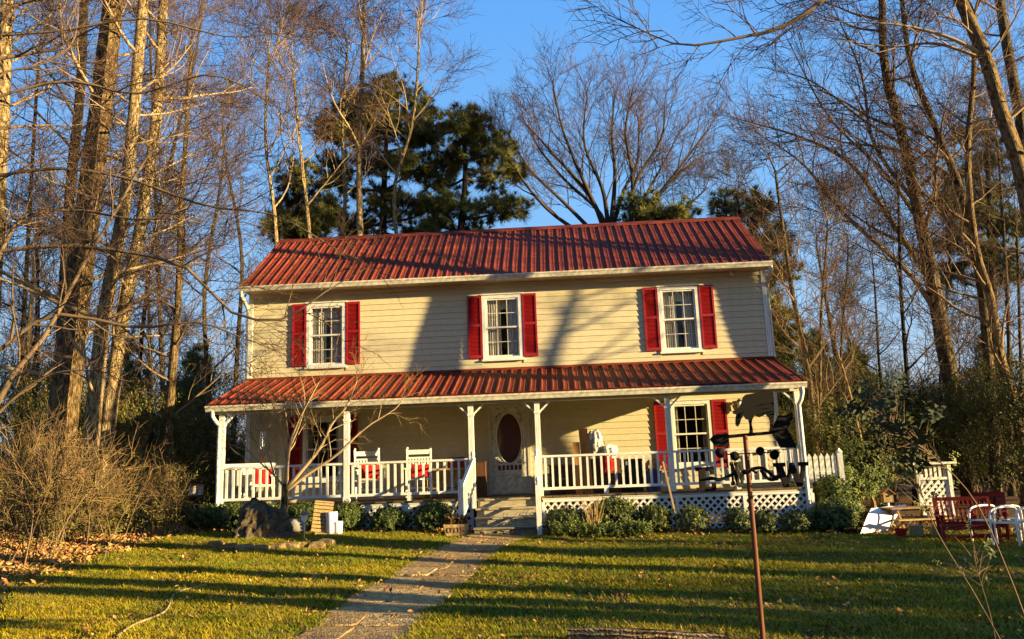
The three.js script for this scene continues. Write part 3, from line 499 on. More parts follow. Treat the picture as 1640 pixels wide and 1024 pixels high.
function shrub(o) {
  const R = RNG(o.seed), b = o.pos, root = thing(o.name || 'shrub', o.label, 'shrub', b, 0, o.group), [rx, ry, rz] = o.r, l = [], co = [], tb = new TB();
  for (let i = 0; i < (o.n || 900); i++) {
    const d = rdir(R); if (d.y < -.55) d.y *= -.6; d.normalize(); const k = 1 + .30 * N3(d.x * 2 + o.seed, d.y * 2, d.z * 2) + .16 * N3(d.x * 5, d.y * 5 + o.seed, d.z * 5), rr = k * (.62 + .4 * Math.pow(R(), .6));
    const p = V(d.x * rx * rr, ry * (.92 + d.y * .95 * rr), d.z * rz * rr); if (p.y < .02) continue;
    l.push(M4d(p, d.clone().multiplyScalar(.8).add(rdir(R).multiplyScalar(.6)).add(V(0, .5, 0)).normalize(), R() * 6.28, (o.size || 1) * (.7 + R() * .7))); const c = o.col || [.05, .068, .016], q = .65 + R() * .8; const y = R() < .12 ? 1.9 : 1; co.push(C(c[0] * q * y * (y > 1 ? 1.25 : 1), c[1] * q * y, c[2] * q));
  }
  for (let i = 0; i < (o.stems || 14); i++) { const a = R() * 6.28, f = .3 + R() * .5, s = V((R() - .5) * .2 * rx, -.05, (R() - .5) * .2 * rz), e = V(Math.cos(a) * rx * f, ry * (.8 + R() * .8), Math.sin(a) * rz * f), m = s.clone().lerp(e, .5).add(rdir(R).multiplyScalar(.06)); tb.tube([s, m, e], [.013, .009, .004], 4); }
  mesh('stems', tb.geo(), M.limb, root); inst('foliage', o.geo || boxSprig, M.leaf, l, co, root); return root;
}
// thicket of arching leafless stems
function brush(o) {
  const R = RNG(o.seed), b = o.pos, root = thing('brush_thicket', o.label, 'shrub', b, 0, o.group), tb = new TB(), tw = [[], [], []], lf = [], lc = [];
  for (let i = 0; i < o.n; i++) {
    const a = R() * 6.28, s = V(Math.cos(a) * R() * o.w * .5, -.05, Math.sin(a) * R() * o.w * .5), L = o.h * (.5 + R() * .7), d = V((R() - .5) * .7 + (o.lean || 0), 1, (R() - .5) * .7).normalize(), q = wander(R, s, d, L, 6, .13, -.015);
    tb.tube(q, q.map((_, k) => (.006 + L * .0028) * (1 - .75 * k / 6)), 4);
    const m = Math.round(o.sp || 5); for (let j = 0; j < m; j++) { const [p, e] = along(q, .25 + .74 * (j + R()) / m); tw[Math.floor(R() * 3)].push(M4d(p, e.clone().addScaledVector(rdir(R), .7).normalize(), R() * 6, .45 + R() * .55)); }
    for (let j = 0; j < (o.leaves || 0); j++) { const [p] = along(q, .2 + .79 * R()); lf.push(M4d(p.clone().add(rdir(R).multiplyScalar(.25)), rdir(R).add(V(0, .4, 0)).normalize(), R() * 6, .6 + R() * .8)); const k = .6 + R() * .8; lc.push(C(.11 * k, .095 * k, .02 * k)); }
  }
  mesh('stems', tb.geo(), M.limb, root); tw.forEach((l, i) => l.length && inst('twigs', sprays[i], M.twigGold, l, null, root)); if (lf.length) inst('leaves', fineSprig, M.leaf, lf, lc, root); return root;
}
const px = (list, z) => list.map(a => atZ(a[0], a[1], z));
// trunk path from photo pixels on a plane at depth z, rooted in the ground; radii in metres
function trunkPath(list, z, r0, r1, top) { const p = px(list, z), b = p[0].clone(); const d = p[0].clone().sub(p[1]).normalize(); const g0 = ground(b.x, z); if (b.y > g0 && d.y < -.1) { const k = (b.y - g0) / -d.y; p.unshift(b.clone().addScaledVector(d, k + .05)); } if (top) { const e = p[p.length - 1], d2 = e.clone().sub(p[p.length - 2]).normalize(); p.push(e.clone().addScaledVector(d2.lerp(V(0, 1, 0), .3).normalize(), top)); } const n = p.length - 1; return p.map((v, i) => [v, r0 + (r1 - r0) * i / n]); }

// ---------------------------------------------------------------- trees on the left
bareTree({ label: 'thickest tan trunked bare tree standing left of the house', path: trunkPath([[95, 720], [120, 500], [145, 293], [183, 0]], 1.2, .37, .21, 6), seed: 3, limbs: 22, start: .3, len: 3.6, up: .35, subs: 7, mat: M.bark, twigMat: M.twig, limbMat: M.limbPale });
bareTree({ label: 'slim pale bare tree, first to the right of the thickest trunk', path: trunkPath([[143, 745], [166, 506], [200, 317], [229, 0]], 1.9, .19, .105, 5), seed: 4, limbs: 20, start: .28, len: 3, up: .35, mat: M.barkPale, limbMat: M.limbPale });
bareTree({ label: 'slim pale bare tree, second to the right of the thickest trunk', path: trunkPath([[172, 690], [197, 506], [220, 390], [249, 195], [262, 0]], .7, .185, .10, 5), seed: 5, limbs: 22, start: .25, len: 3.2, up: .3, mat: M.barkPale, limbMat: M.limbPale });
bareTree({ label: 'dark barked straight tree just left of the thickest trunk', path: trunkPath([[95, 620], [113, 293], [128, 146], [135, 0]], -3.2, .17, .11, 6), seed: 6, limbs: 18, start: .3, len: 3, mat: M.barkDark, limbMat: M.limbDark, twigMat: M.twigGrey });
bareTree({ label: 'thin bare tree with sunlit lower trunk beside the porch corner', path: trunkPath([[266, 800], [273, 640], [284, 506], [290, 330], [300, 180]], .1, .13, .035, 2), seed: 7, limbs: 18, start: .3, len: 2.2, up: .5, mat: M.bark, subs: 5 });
bareTree({ label: 'pale trunk cut off by the left edge of the photo', path: trunkPath([[-20, 600], [2, 200], [12, 0]], 1.5, .2, .13, 5), seed: 8, limbs: 18, start: .3, len: 3.2, mat: M.barkPale, limbMat: M.limbPale });
[[335, 640, 352, 300, -6, .1], [30, 640, 58, 150, -2, .08], [380, 560, 362, 260, -9, .1], [215, 660, 310, 100, -6, .09], [258, 560, 240, 60, -11, .11]].forEach((a, i) => bareTree({ name: 'young_tree', label: 'slender young bare tree in the woods left of the house', group: 'young trees left of the house', path: trunkPath([[a[0], a[1]], [(a[0] + a[2]) / 2 + (i % 3 - 1) * 16, (a[1] + a[3]) / 2], [a[2], a[3]]], a[4], a[5], .03, 1.5), seed: 40 + i, limbs: 11, start: .25, len: 2.6, up: .6, subs: 5, mat: i % 2 ? M.barkDark : M.barkGrey, limbMat: i % 2 ? M.limbDark : M.limb, twigMat: i % 2 ? M.twigGrey : M.twig, sides: 8 }));
// near tree whose trunk stands outside the left edge; its limbs cross the picture
{
  const z = 5.5, q = l => ({ p: px(l, z) });
  bareTree({ name: 'overhanging_tree', label: 'near leafless tree whose crooked limbs reach in from the left edge', path: trunkPath([[-150, 900], [-120, 700], [-110, 500], [-80, 200], [-60, -150]], z, .2, .09, 1), seed: 15, limbs: 14, start: .45, az: 0, azSpread: 1.6, len: 3.6, up: .3, subs: 8, mat: M.barkDark, limbMat: M.limb, twigMat: M.twig, wig: .2, tip: false,
    extra: [{ ...q([[-115, 760], [-30, 690], [20, 600], [70, 540], [130, 430], [190, 330], [240, 245], [300, 200]]), r: .065, subs: 12 }, { ...q([[-112, 560], [-30, 470], [10, 385], [40, 345], [140, 338], [215, 352], [300, 335], [330, 270]]), r: .05, subs: 12 },
      { ...q([[-30, 690], [20, 640], [80, 600], [150, 592]]), r: .04, subs: 6 }, { ...q([[-113, 650], [0, 560], [80, 506], [223, 525], [319, 517], [393, 544]]), r: .05, subs: 12 }, { ...q([[-100, 250], [0, 120], [60, 105], [115, 70], [125, -30]]), r: .035, subs: 8 },
      { ...q([[-100, 420], [60, 395], [180, 400], [300, 430], [370, 500], [450, 512], [520, 468], [585, 430]]), r: .045, subs: 16, subLen: 1.1 }, { ...q([[-90, 300], [80, 270], [200, 285], [330, 330], [440, 345], [540, 400]]), r: .04, subs: 14, subLen: 1.2 }, { ...q([[-80, 180], [100, 130], [220, 150], [340, 120], [460, 180]]), r: .04, subs: 13, subLen: 1.2 }, { ...q([[-70, 60], [90, 50], [230, 30], [380, 60], [500, 40]]), r: .035, subs: 12, subLen: 1.2 }] });
}
// brush and evergreen undergrowth on the left bank
[[40, 900, 3.2, 70], [100, 868, 2.0, 50], [170, 860, 1.7, 44], [20, 855, 3.2, 60], [235, 850, 2.2, 34]].forEach((a, i) => { const p = onG(a[0], a[1]); brush({ label: ['gold brown thicket of arching stems at the left edge, nearest the camera', 'gold brown brush under the thickest trunk', 'twiggy brush under the two pale trunks', 'tall brush against the left edge behind the nearest thicket', 'low twiggy brush beside the thin trunk'][i], pos: p, n: Math.round(a[3] * .34), h: a[2] * .58, w: 2.4, seed: 60 + i, sp: 4, leaves: i === 0 ? 6 : 22, lean: .1 }); });
[[150, 820, 1.5, 1.7, -1.5], [215, 815, 1.6, 1.6, -.6], [300, 800, 1.3, 1.4, -3], [60, 800, 1.8, 1.9, -.4], [255, 780, 1.8, 2.2, -4.5], [340, 700, 1.4, 2.4, -6], [120, 740, 2, 2.4, -4], [20, 740, 2.2, 2.6, -4]].forEach((a, i) => { const c = atZ(a[0], a[1], a[4]); shrub({ name: 'evergreen_undergrowth', label: 'olive green evergreen undergrowth among the left hand trunks', group: 'undergrowth left of the house', pos: G(c.x, a[4]), r: [a[2], a[3], 1.2], n: 1500, seed: 70 + i, geo: fineSprig, size: 1.3, col: [.10, .09, .02], stems: 26 }); });

// ---------------------------------------------------------------- behind the house
const blobsPx = (l, z) => l.map(([x, y, rx, ry]) => { const c = atZ(x, y, z), k = (camera.position.z - z) / F; return [c.x, c.y, z + (((x * 7 + y * 3) % 10) / 10 - .5) * 2.4, rx * k * 1.4, ry * k * 1.5, Math.max(1.1, rx * k)]; });
pineTree({ label: 'tallest pine, broad rounded crown above the left half of the roof', path: trunkPath([[612, 420], [615, 300], [622, 160]], -12, .24, .06), seed: 21, blobs: blobsPx([[620, 155, 45, 26], [575, 180, 40, 26], [665, 185, 34, 24], [610, 205, 50, 22], [550, 222, 28, 20], [680, 222, 26, 18], [640, 250, 40, 16], [590, 262, 30, 14], [662, 285, 38, 14], [600, 300, 34, 14], [545, 290, 22, 16], [640, 325, 40, 14], [585, 345, 36, 14], [690, 335, 26, 12], [660, 360, 30, 12], [550, 350, 22, 16], [530, 205, 24, 18], [520, 250, 22, 16], [560, 150, 24, 16], [660, 150, 24, 16], [700, 250, 20, 14]], -12) });
pineTree({ label: 'narrower pine with a flat topped crown near the roof centre', path: trunkPath([[735, 400], [745, 280], [742, 190]], -11, .2, .05), seed: 22, blobs: blobsPx([[738, 182, 24, 16], [765, 200, 24, 16], [730, 212, 26, 18], [755, 232, 32, 16], [795, 240, 30, 18], [725, 250, 20, 14], [815, 255, 20, 14], [700, 280, 22, 10], [780, 270, 30, 10], [720, 325, 24, 12], [770, 335, 34, 12], [815, 330, 30, 12], [745, 355, 30, 12], [700, 355, 20, 12]], -11) });
pineTree({ label: 'dark low pine behind the left end of the roof', path: trunkPath([[470, 420], [480, 280]], -10, .15, .05), seed: 23, blobs: blobsPx([[480, 285, 34, 16], [450, 310, 26, 16], [505, 315, 30, 16], [470, 340, 36, 16], [435, 345, 20, 16], [520, 345, 24, 14], [460, 372, 36, 14], [500, 372, 24, 12]], -10) });
pineTree({ label: 'small pine tuft showing over the roof ridge under the spreading bare oak', path: trunkPath([[1030, 400], [1030, 320]], -13, .13, .04), seed: 24, blobs: blobsPx([[1020, 325, 26, 12], [1050, 330, 20, 12], [1030, 348, 34, 10], [1095, 340, 16, 12], [1080, 352, 20, 8]], -13) });
pineTree({ label: 'pine whose clumps hang beside the right end of the roof', path: trunkPath([[1205, 620], [1200, 450], [1180, 310]], -8, .16, .05), seed: 25, blobs: blobsPx([[1165, 315, 24, 16], [1205, 330, 22, 14], [1225, 345, 16, 16], [1240, 385, 22, 18], [1215, 400, 18, 14], [1255, 430, 16, 18], [1230, 470, 24, 16], [1250, 500, 22, 18], [1262, 540, 26, 16]], -8) });
pineTree({ label: 'layered pine at the right edge behind the leaning trunks', path: trunkPath([[1600, 760], [1590, 450], [1580, 200]], -13, .26, .08), seed: 26, blobs: blobsPx([[1570, 215, 34, 12], [1610, 240, 34, 14], [1560, 270, 40, 12], [1600, 300, 40, 14], [1530, 310, 26, 10], [1560, 345, 46, 14], [1615, 360, 34, 14], [1530, 385, 34, 12], [1590, 405, 44, 14], [1630, 430, 30, 14], [1550, 430, 30, 12]], -13) });
// spreading oak
{
  const z = -14, b = atZ(975, 400, z), ex = [];
  [[[975, 380], [960, 330], [905, 270], [860, 205], [842, 160]], [[972, 380], [945, 320], [880, 250], [845, 215]], [[975, 370], [965, 310], [935, 240], [940, 160]], [[978, 370], [985, 280], [980, 210], [985, 150]], [[980, 370], [1000, 300], [1025, 240], [1030, 165]], [[1010, 380], [1035, 310], [1065, 250], [1105, 170]], [[1012, 380], [1050, 320], [1095, 260], [1140, 200]], [[1010, 378], [1015, 300], [1060, 220], [1065, 165]], [[968, 390], [900, 330], [850, 290], [815, 240]], [[965, 395], [880, 350], [830, 300], [812, 270]], [[1015, 385], [1080, 340], [1130, 290], [1155, 260]], [[1010, 375], [1012, 290], [1000, 220], [1010, 160]], [[975, 375], [930, 290], [900, 225], [885, 165]], [[1014, 380], [1060, 300], [1120, 240], [1150, 215]]].forEach(l => ex.push({ p: px(l, z).map((v, i) => v.add(V(0, 0, i * (((l[0][0] + l[3][0]) % 7) - 3) * .35))), r: .11, subs: 15, subLen: 2.0 }));
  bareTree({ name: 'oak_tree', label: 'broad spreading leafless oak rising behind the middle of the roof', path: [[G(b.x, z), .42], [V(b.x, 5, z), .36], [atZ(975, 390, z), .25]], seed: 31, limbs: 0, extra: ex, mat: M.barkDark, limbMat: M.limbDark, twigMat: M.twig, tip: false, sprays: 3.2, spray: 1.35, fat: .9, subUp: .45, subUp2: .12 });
}
// pale forking trees in front of the big pine
[[[577, 420, 575, 260, 580, 120, 584, -30], .16, -9, 'tall pale forked tree rising in front of the tallest pine'], [[500, 440, 492, 340, 482, 250, 470, 120], .1, -8.5, 'pale leaning tree left of the forked one, over the dark low pine'], [[535, 430, 552, 340, 548, 220, 555, 90], .1, -9.5, 'pale slender tree between the forked tree and the leaning one'], [[640, 430, 632, 300, 660, 200, 672, 60], .09, -8.8, 'pale slender tree right of the forked one, before the tallest pine'], [[445, 450, 440, 350, 425, 220, 430, 100], .09, -7.5, 'pale slender tree over the left end of the red roof']].forEach((a, i) => { const l = a[0]; bareTree({ name: 'pale_tree', label: a[3], path: trunkPath([[l[0], l[1]], [l[2], l[3]], [l[4], l[5]], [l[6], l[7]]], a[2], a[1], .03, .5), seed: 90 + i, limbs: 14, start: .42, len: 3.2, up: .9, subs: 6, mat: M.barkPale, limbMat: M.limbPale, twigMat: M.twig, sides: 8, spray: 1.2 }); });

// ---------------------------------------------------------------- trees on the right
bareTree({ name: 'leaning_tree', label: 'large bare tree leaning left with long limbs toward the house, right side', path: trunkPath([[1556, 790], [1517, 576], [1494, 449], [1476, 359], [1449, 233], [1418, 112], [1413, 0]], -6, .30, .08, 3), seed: 101, limbs: 16, start: .4, len: 4.2, up: .5, subs: 8, mat: M.barkGrey, limbMat: M.limb, spray: 1.2,
  extra: [{ p: px([[1490, 449], [1431, 359], [1360, 260], [1283, 220], [1180, 190]], -6), r: .11, subs: 18, subLen: 2 }, { p: px([[1500, 500], [1458, 440], [1350, 341], [1283, 260], [1215, 215]], -6), r: .10, subs: 18, subLen: 2 }, { p: px([[1476, 359], [1420, 280], [1330, 190], [1260, 60]], -6.4), r: .08, subs: 14, subLen: 2 }, { p: px([[1470, 330], [1400, 230], [1380, 120], [1330, 0]], -5.5), r: .08, subs: 14, subLen: 2 }, { p: px([[1449, 233], [1380, 190], [1300, 130], [1230, 110]], -6), r: .06, subs: 12, subLen: 1.8 }] });
bareTree({ name: 'leaning_tree', label: 'slimmer bare trunk leaning left just right of the large leaning tree', path: trunkPath([[1598, 800], [1571, 449], [1539, 305], [1503, 215], [1458, 99], [1445, 0]], -5, .17, .05, 2), seed: 102, limbs: 20, start: .35, len: 3.2, subs: 7, mat: M.barkGrey, limbMat: M.limb, spray: 1.2 });
bareTree({ name: 'leaning_tree', label: 'thick sunlit trunk slanting in at the upper right corner', path: trunkPath([[1690, 760], [1665, 450], [1634, 270], [1607, 189], [1575, 81], [1539, 0]], -3, .24, .15, 6), seed: 103, limbs: 12, start: .4, len: 3.4, subs: 7, mat: M.bark, limbMat: M.limbPale,
  extra: [{ p: px([[1580, 90], [1520, 60], [1440, 40], [1340, 35]], -3), r: .07, subs: 12, subLen: 1.6 }, { p: px([[1590, 100], [1500, 70], [1420, 75], [1330, 60]], -3.4), r: .06, subs: 12, subLen: 1.6 }] });
bareTree({ label: 'straight trunk at the right edge behind the slanting thick one', path: trunkPath([[1680, 760], [1650, 300], [1611, 58], [1598, -20]], -6.5, .2, .12, 4), seed: 104, limbs: 14, start: .3, len: 3, mat: M.barkGrey });
bareTree({ label: 'upright trunk behind the red chair at the right edge', path: trunkPath([[1645, 780], [1626, 650], [1603, 576], [1587, 478], [1564, 400], [1550, 250], [1560, 120]], -4, .17, .06, 2), seed: 105, limbs: 20, start: .25, len: 2.8, mat: M.bark });
bareTree({ label: 'slim bare tree close behind the right end of the porch', path: trunkPath([[1310, 740], [1294, 587], [1271, 478], [1259, 400], [1245, 300]], -3, .1, .03, .5), seed: 106, limbs: 16, start: .3, len: 2.2, up: .8, subs: 5, mat: M.barkGrey, sides: 8 });
bareTree({ label: 'second slim bare tree behind the porch end, straighter', path: trunkPath([[1318, 740], [1314, 693], [1316, 498], [1325, 380]], -3.6, .07, .025, .5), seed: 107, limbs: 14, start: .3, len: 1.8, up: .8, subs: 5, mat: M.barkGrey, sides: 8 });
bareTree({ name: 'dead_tree', label: 'thin broken trunk leaning left above the white fence', path: trunkPath([[1390, 760], [1384, 728], [1357, 615], [1340, 560]], -2, .06, .03), seed: 108, limbs: 3, start: .6, len: .8, subs: 2, mat: M.bark, sides: 8, tip: false });
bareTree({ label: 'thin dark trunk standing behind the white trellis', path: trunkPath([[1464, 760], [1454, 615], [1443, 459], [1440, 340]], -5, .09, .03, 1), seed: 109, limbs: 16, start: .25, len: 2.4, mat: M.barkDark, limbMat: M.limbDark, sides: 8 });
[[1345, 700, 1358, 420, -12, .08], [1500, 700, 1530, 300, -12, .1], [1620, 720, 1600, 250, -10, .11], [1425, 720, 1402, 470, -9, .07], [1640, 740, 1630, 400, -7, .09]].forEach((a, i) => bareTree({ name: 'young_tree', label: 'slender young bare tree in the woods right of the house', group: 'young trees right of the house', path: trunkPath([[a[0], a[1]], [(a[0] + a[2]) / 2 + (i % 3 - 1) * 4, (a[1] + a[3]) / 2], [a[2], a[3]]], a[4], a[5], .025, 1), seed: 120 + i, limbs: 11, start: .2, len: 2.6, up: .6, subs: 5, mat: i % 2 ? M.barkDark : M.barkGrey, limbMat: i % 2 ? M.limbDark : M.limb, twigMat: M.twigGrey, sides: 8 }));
[[1335, 770, 1.5, 1.5, -4], [1415, 745, 2, 2.0, -6], [1500, 760, 1.8, 1.8, -6], [1580, 770, 1.8, 1.7, -5], [1640, 760, 1.6, 2.0, -4.5], [1280, 700, 1.6, 2.6, -7], [1380, 640, 2.0, 2.2, -11], [1310, 620, 2.0, 2.6, -12], [1480, 640, 2.2, 2.0, -13], [1600, 640, 2.2, 2.2, -12]].forEach((a, i) => { const c = atZ(a[0], a[1], a[4]); shrub({ name: 'evergreen_undergrowth', label: 'dark green evergreen undergrowth among the right hand trunks', group: 'undergrowth right of the house', pos: G(c.x, a[4]), r: [a[2], a[3], 1.4], n: 1600, seed: 140 + i, geo: fineSprig, size: 1.5, col: [.058, .062, .016], stems: 26 }); });
// tree outside the frame whose branch hangs in at the top
{ const z = 8; bareTree({ name: 'overhanging_tree', label: 'tree beyond the right edge with one twiggy branch hanging in at the top', path: [[G(10.5, 8.6), .24], [V(10.6, 3, 8.5), .2], [V(10.2, 7, 8.2), .15], [V(9.8, 11, 8), .08]], seed: 150, limbs: 7, start: .6, len: 2, mat: M.barkGrey, tip: false, extra: [{ p: [V(10.2, 6.2, 8.2), ...px([[1480, -110], [1320, 0], [1255, 42], [1175, 62], [1090, 72], [1010, 40]], z)], r: .05, subs: 16, subLen: .8 }] }); }
// woods outside the frame on the right, known by the shadows they throw on wall, roof and lawn
{
  const lab = 'bare tree outside the right edge that throws a long shadow over lawn and house', g = 'trees beyond the right edge';
  bareTree({ label: lab, group: g, path: [[V(10.9, ground(11, 4.5), 4.5), .25], [V(12.2, 5.3, 4.5), .22], [V(12.65, 7.1, 4.5), .17], [V(13.2, 12, 4.5), .08]], seed: 160, limbs: 6, start: .66, len: 2.4, subs: 3, sprays: 1, mat: M.bark });
  bareTree({ label: lab, group: g, path: [[V(16.4, ground(16.4, 2.6), 2.6), .2], [V(15.4, 2.3, 2.6), .18], [V(14.1, 4.2, 2.6), .16], [V(13.6, 6.1, 2.6), .14], [V(13.3, 11, 2.6), .07]], seed: 161, limbs: 6, start: .66, len: 2.4, subs: 3, sprays: 1, mat: M.bark });
  [[17.2, 3.5, .13, 13], [18.6, 3.7, .15, 13], [20.5, 4.3, .16, 14], [26.6, 8, .17, 9], [15, 10, .26, 10], [12.5, 11.2, .20, 9], [19, 11.8, .3, 10], [10.5, 13.6, .18, 8], [23, 13, .28, 11], [15.5, 14.2, .22, 9], [21, 17, .25, 10], [36, 17, .3, 12], [27, 19.5, .28, 11], [12.6, 7.5, .15, 8]].forEach((a, i) => bareTree({ label: lab, group: g, path: [[G(a[0], a[1]), a[2] * 1.25], [V(a[0] + .2, 3, a[1]), a[2] * 1.05], [V(a[0] - .3, a[3] * .7, a[1] + .2), a[2] * .6], [V(a[0], a[3], a[1]), a[2] * .3]], seed: 170 + i, limbs: 8, start: .5, len: 2.6, subs: 3, sprays: 1, mat: M.bark, sides: 8 }));
}
[[13.5, 9.2, 2.0], [12.0, 6.9, 1.3], [11.2, 12.6, 1.7], [16, 12.2, 2.2], [17.5, 9.0, 2.0], [14.5, 15, 2.0]].forEach((a, i) => brush({ label: 'brush outside the right edge that throws ragged shade on the lawn', group: 'brush beyond the right edge', pos: G(a[0], a[1]), n: 34, h: a[2], w: 2.0, seed: 640 + i, sp: 4, leaves: 16 }));
// woods farther back: copies of a few trees, then the mass behind them
{
  const t = [
    bareTree({ name: 'woodland_tree', label: 'bare tree in the woods far behind, left of the house', group: 'woods behind the house, left', path: [[G(-16, -16), .2], [V(-16, 5, -16), .15], [V(-15.6, 12, -16), .04]], seed: 200, limbs: 11, start: .25, len: 3.6, up: .8, mat: M.barkGrey, twigMat: M.twigGrey, spray: 1.4, fat: 1.3 }),
    bareTree({ name: 'woodland_tree', label: 'bare tree in the woods far behind, right of the house', group: 'woods behind the house, right', path: [[G(18, -17), .18], [V(18.3, 5, -17), .13], [V(18, 11, -17), .04]], seed: 201, limbs: 11, start: .2, len: 3.4, up: .8, mat: M.barkDark, limbMat: M.limbDark, twigMat: M.twigGrey, spray: 1.4, fat: 1.3 }),
  ];
  const R = RNG(44), spots = [[-20, -12], [-24, -18], [-14, -24], [-28, -24], [-23, -28], [-9, -27], [-33, -20], [-26, -7], [16, -24], [25, -25], [19, -30], [28, -18], [24, -12], [11, -22], [35, -20]];
  spots.forEach(([x, z], i) => { const c = t[i % 2].clone(); c.name = numbered('woodland_tree'); c.userData.label = 'bare tree in the woods far behind, ' + (x < 0 ? 'left' : 'right') + ' of the house'; c.userData.group = 'woods behind the house, ' + (x < 0 ? 'left' : 'right'); c.position.copy(G(x, z)); c.rotation.y = R() * 6.28; const s = .8 + R() * .4; c.scale.set(s, s, s); scene.add(c); });
  const cz = []; for (const [x, z, h] of [[-13, -12, 5], [-18, -16, 6.5], [-10, -15, 5], [12, -15, 5], [15, -19, 5], [19, -15, 4.5], [9.5, -12, 4.5], [-23, -13, 6], [24, -17, 5]]) cz.push([x, z, h]);
  cz.forEach(([x, z, h], i) => { const bl = []; for (let k = 0; k < 9; k++) { const f = k / 8, w = (1 - f * .75) * 1.5; bl.push([x + (R() - .5) * w * 1.2, .2 + f * h, z + (R() - .5) * w, w, .6, w]); } pineTree({ label: 'dark evergreen filling the woods behind the house', group: 'evergreens behind the house', path: [[G(x, z), .12], [V(x, h, z), .04]], seed: 220 + i, blobs: bl, dens: 60, size: 1.9 }); });
  const l = [[], [], []], ev = [], ec = [];
  for (let i = 0; i < 4200; i++) { const a = Math.PI * (1.0 + R()), r = 30 + R() * 26, x = Math.cos(a) * r * 1.35, z = Math.sin(a) * r - 4, y = ground(x, z) + Math.pow(R(), 1.6) * 6; l[i % 3].push(M4d(V(x, y, z), rdir(R).add(V(0, .8, 0)).normalize(), R() * 6, 2 + R() * 1.6)); }
  for (let i = 0; i < 6500; i++) { const a = Math.PI * (1.0 + R()), r = 34 + R() * 22, x = Math.cos(a) * r * 1.35, z = Math.sin(a) * r - 4, h = 3.2 + 3.2 * fbm(x * .12, 0, z * .12, 2), y = ground(x, z) + R() * h; ev.push(M4d(V(x, y, z), rdir(R).add(V(0, .8, 0)).normalize(), R() * 6, 3.4 + R() * 2)); const k = .6 + R() * .7; ec.push(C(.05 * k, .055 * k, .018 * k)); }
  const mass = new THREE.Group(); mass.name = 'distant_woods'; tag(mass, 'far mass of bare and evergreen woods closing the view', 'woods', null, 'stuff'); scene.add(mass);
  l.forEach((q, i) => inst('distant_branches', sprays[i], M.twigGrey, q, null, mass)); inst('distant_evergreens', tuftGeo, M.needle, ev, ec, mass);
}

// ---------------------------------------------------------------- planting round the house
const hedgeLab = ['clipped dark hedge bush at the left corner of the porch', 'hedge bush behind the stump', 'hedge bush behind the little bare tree', 'hedge bush just right of the white buckets', 'dark hedge bush in front of the left lattice', 'hedge bush nearest the left stair newel'];
[[-5.75, 2.75, .6, .25, 95], [-4.9, 2.6, .5, .24, 96], [-4.05, 2.55, .45, .25, 97], [-3.2, 2.6, .30, .24, 98], [-2.3, 2.6, .30, .19, 99], [-1.4, 2.65, .32, .24, 100]].forEach((a, i) => shrub({ name: 'hedge_bush', label: hedgeLab[i], group: 'foundation hedge left of the steps', pos: G(a[0], a[1]), r: [a[2], a[3], .42], n: 1000, seed: a[4] }));
[[1.25, 2.75, .34, .2, 'low hedge bush right beside the step post'], [2.2, 2.65, .42, .32, 'hedge bush behind the dry tan stalks'], [3.0, 2.6, .24, .22, 'small bush right of the dry stalks'], [3.75, 2.75, .28, .24, 'small round bush below the porch post, in front of open lattice'], [4.6, 2.75, .2, .22, 'small leggy bush left of the wind vane pole'], [5.1, 2.75, .22, .2, 'small bush behind the wind vane pole'], [5.7, 2.8, .24, .17, 'low bush in front of the right end lattice'], [6.4, 2.6, .4, .26, 'dark bush at the right corner of the porch']].forEach((a, i) => shrub({ name: 'foundation_bush', label: a[4], group: 'bushes right of the steps', pos: G(a[0], a[1]), r: [a[2], a[3], .36], n: i > 2 && i < 7 ? 260 : 800, seed: 240 + i, geo: i > 2 ? bigSprig : boxSprig, size: i > 2 ? .55 : 1, col: [.062, .075, .018] }));
[[6.75, 2.1, .36, .3, 'dark leafy bush below the white fence'], [7.4, .2, .45, .75, 'glossy green holly in front of the woods, right of the fence'], [8.2, -.9, .6, .95, 'tall glossy green shrub left of the birdhouse'], [6.85, 1.5, .34, .5, 'leafy bush growing up against the white fence']].forEach((a, i) => shrub({ name: 'leafy_shrub', label: a[4], pos: G(a[0], a[1]), r: [a[2], a[3], .6], n: 1300, seed: 260 + i, geo: bigSprig, size: .65, col: [.075, .095, .02] }));
// dry stalks and ivy by the steps
{
  const R = RNG(301), p = G(1.78, 3.05), t = thing('dry_grass_clump', 'clump of dry tan stalks by the porch lattice', 'plant', p), tb = new TB();
  for (let i = 0; i < 70; i++) { const a = R() * 6.28, o = V(Math.cos(a), 0, Math.sin(a)), q = wander(R, o.clone().multiplyScalar(.08 * R()), o.clone().multiplyScalar(.45 * R()).add(V(0, 1, 0)).normalize(), .35 + R() * .45, 4, .1, 0); tb.tube(q, [.006, .006, .005, .004, .002], 4); }
  mesh('stalks', tb.geo(), M.paleWood, t);
  const l = [], c = []; for (let i = 0; i < 900; i++) { const x = .95 + R() * 1.9, z = 2.95 + R() * .55; l.push(M4(V(x - 1.9, ground(x, z) - ground(1.9, 3.2) + R() * .16, z - 3.2), (R() - .5) * 1.2, R() * 6, (R() - .5) * 1.2, .7 + R() * .8)); const k = .7 + R() * .8; c.push(C(.11 * k, .13 * k, .03 * k)); }
  const iv = inst('ground_ivy', boxSprig, M.leaf, l, c); iv.position.copy(G(1.9, 3.2)); tag(iv, 'low ivy covering the bed right of the steps', 'ivy', null, 'stuff');
}
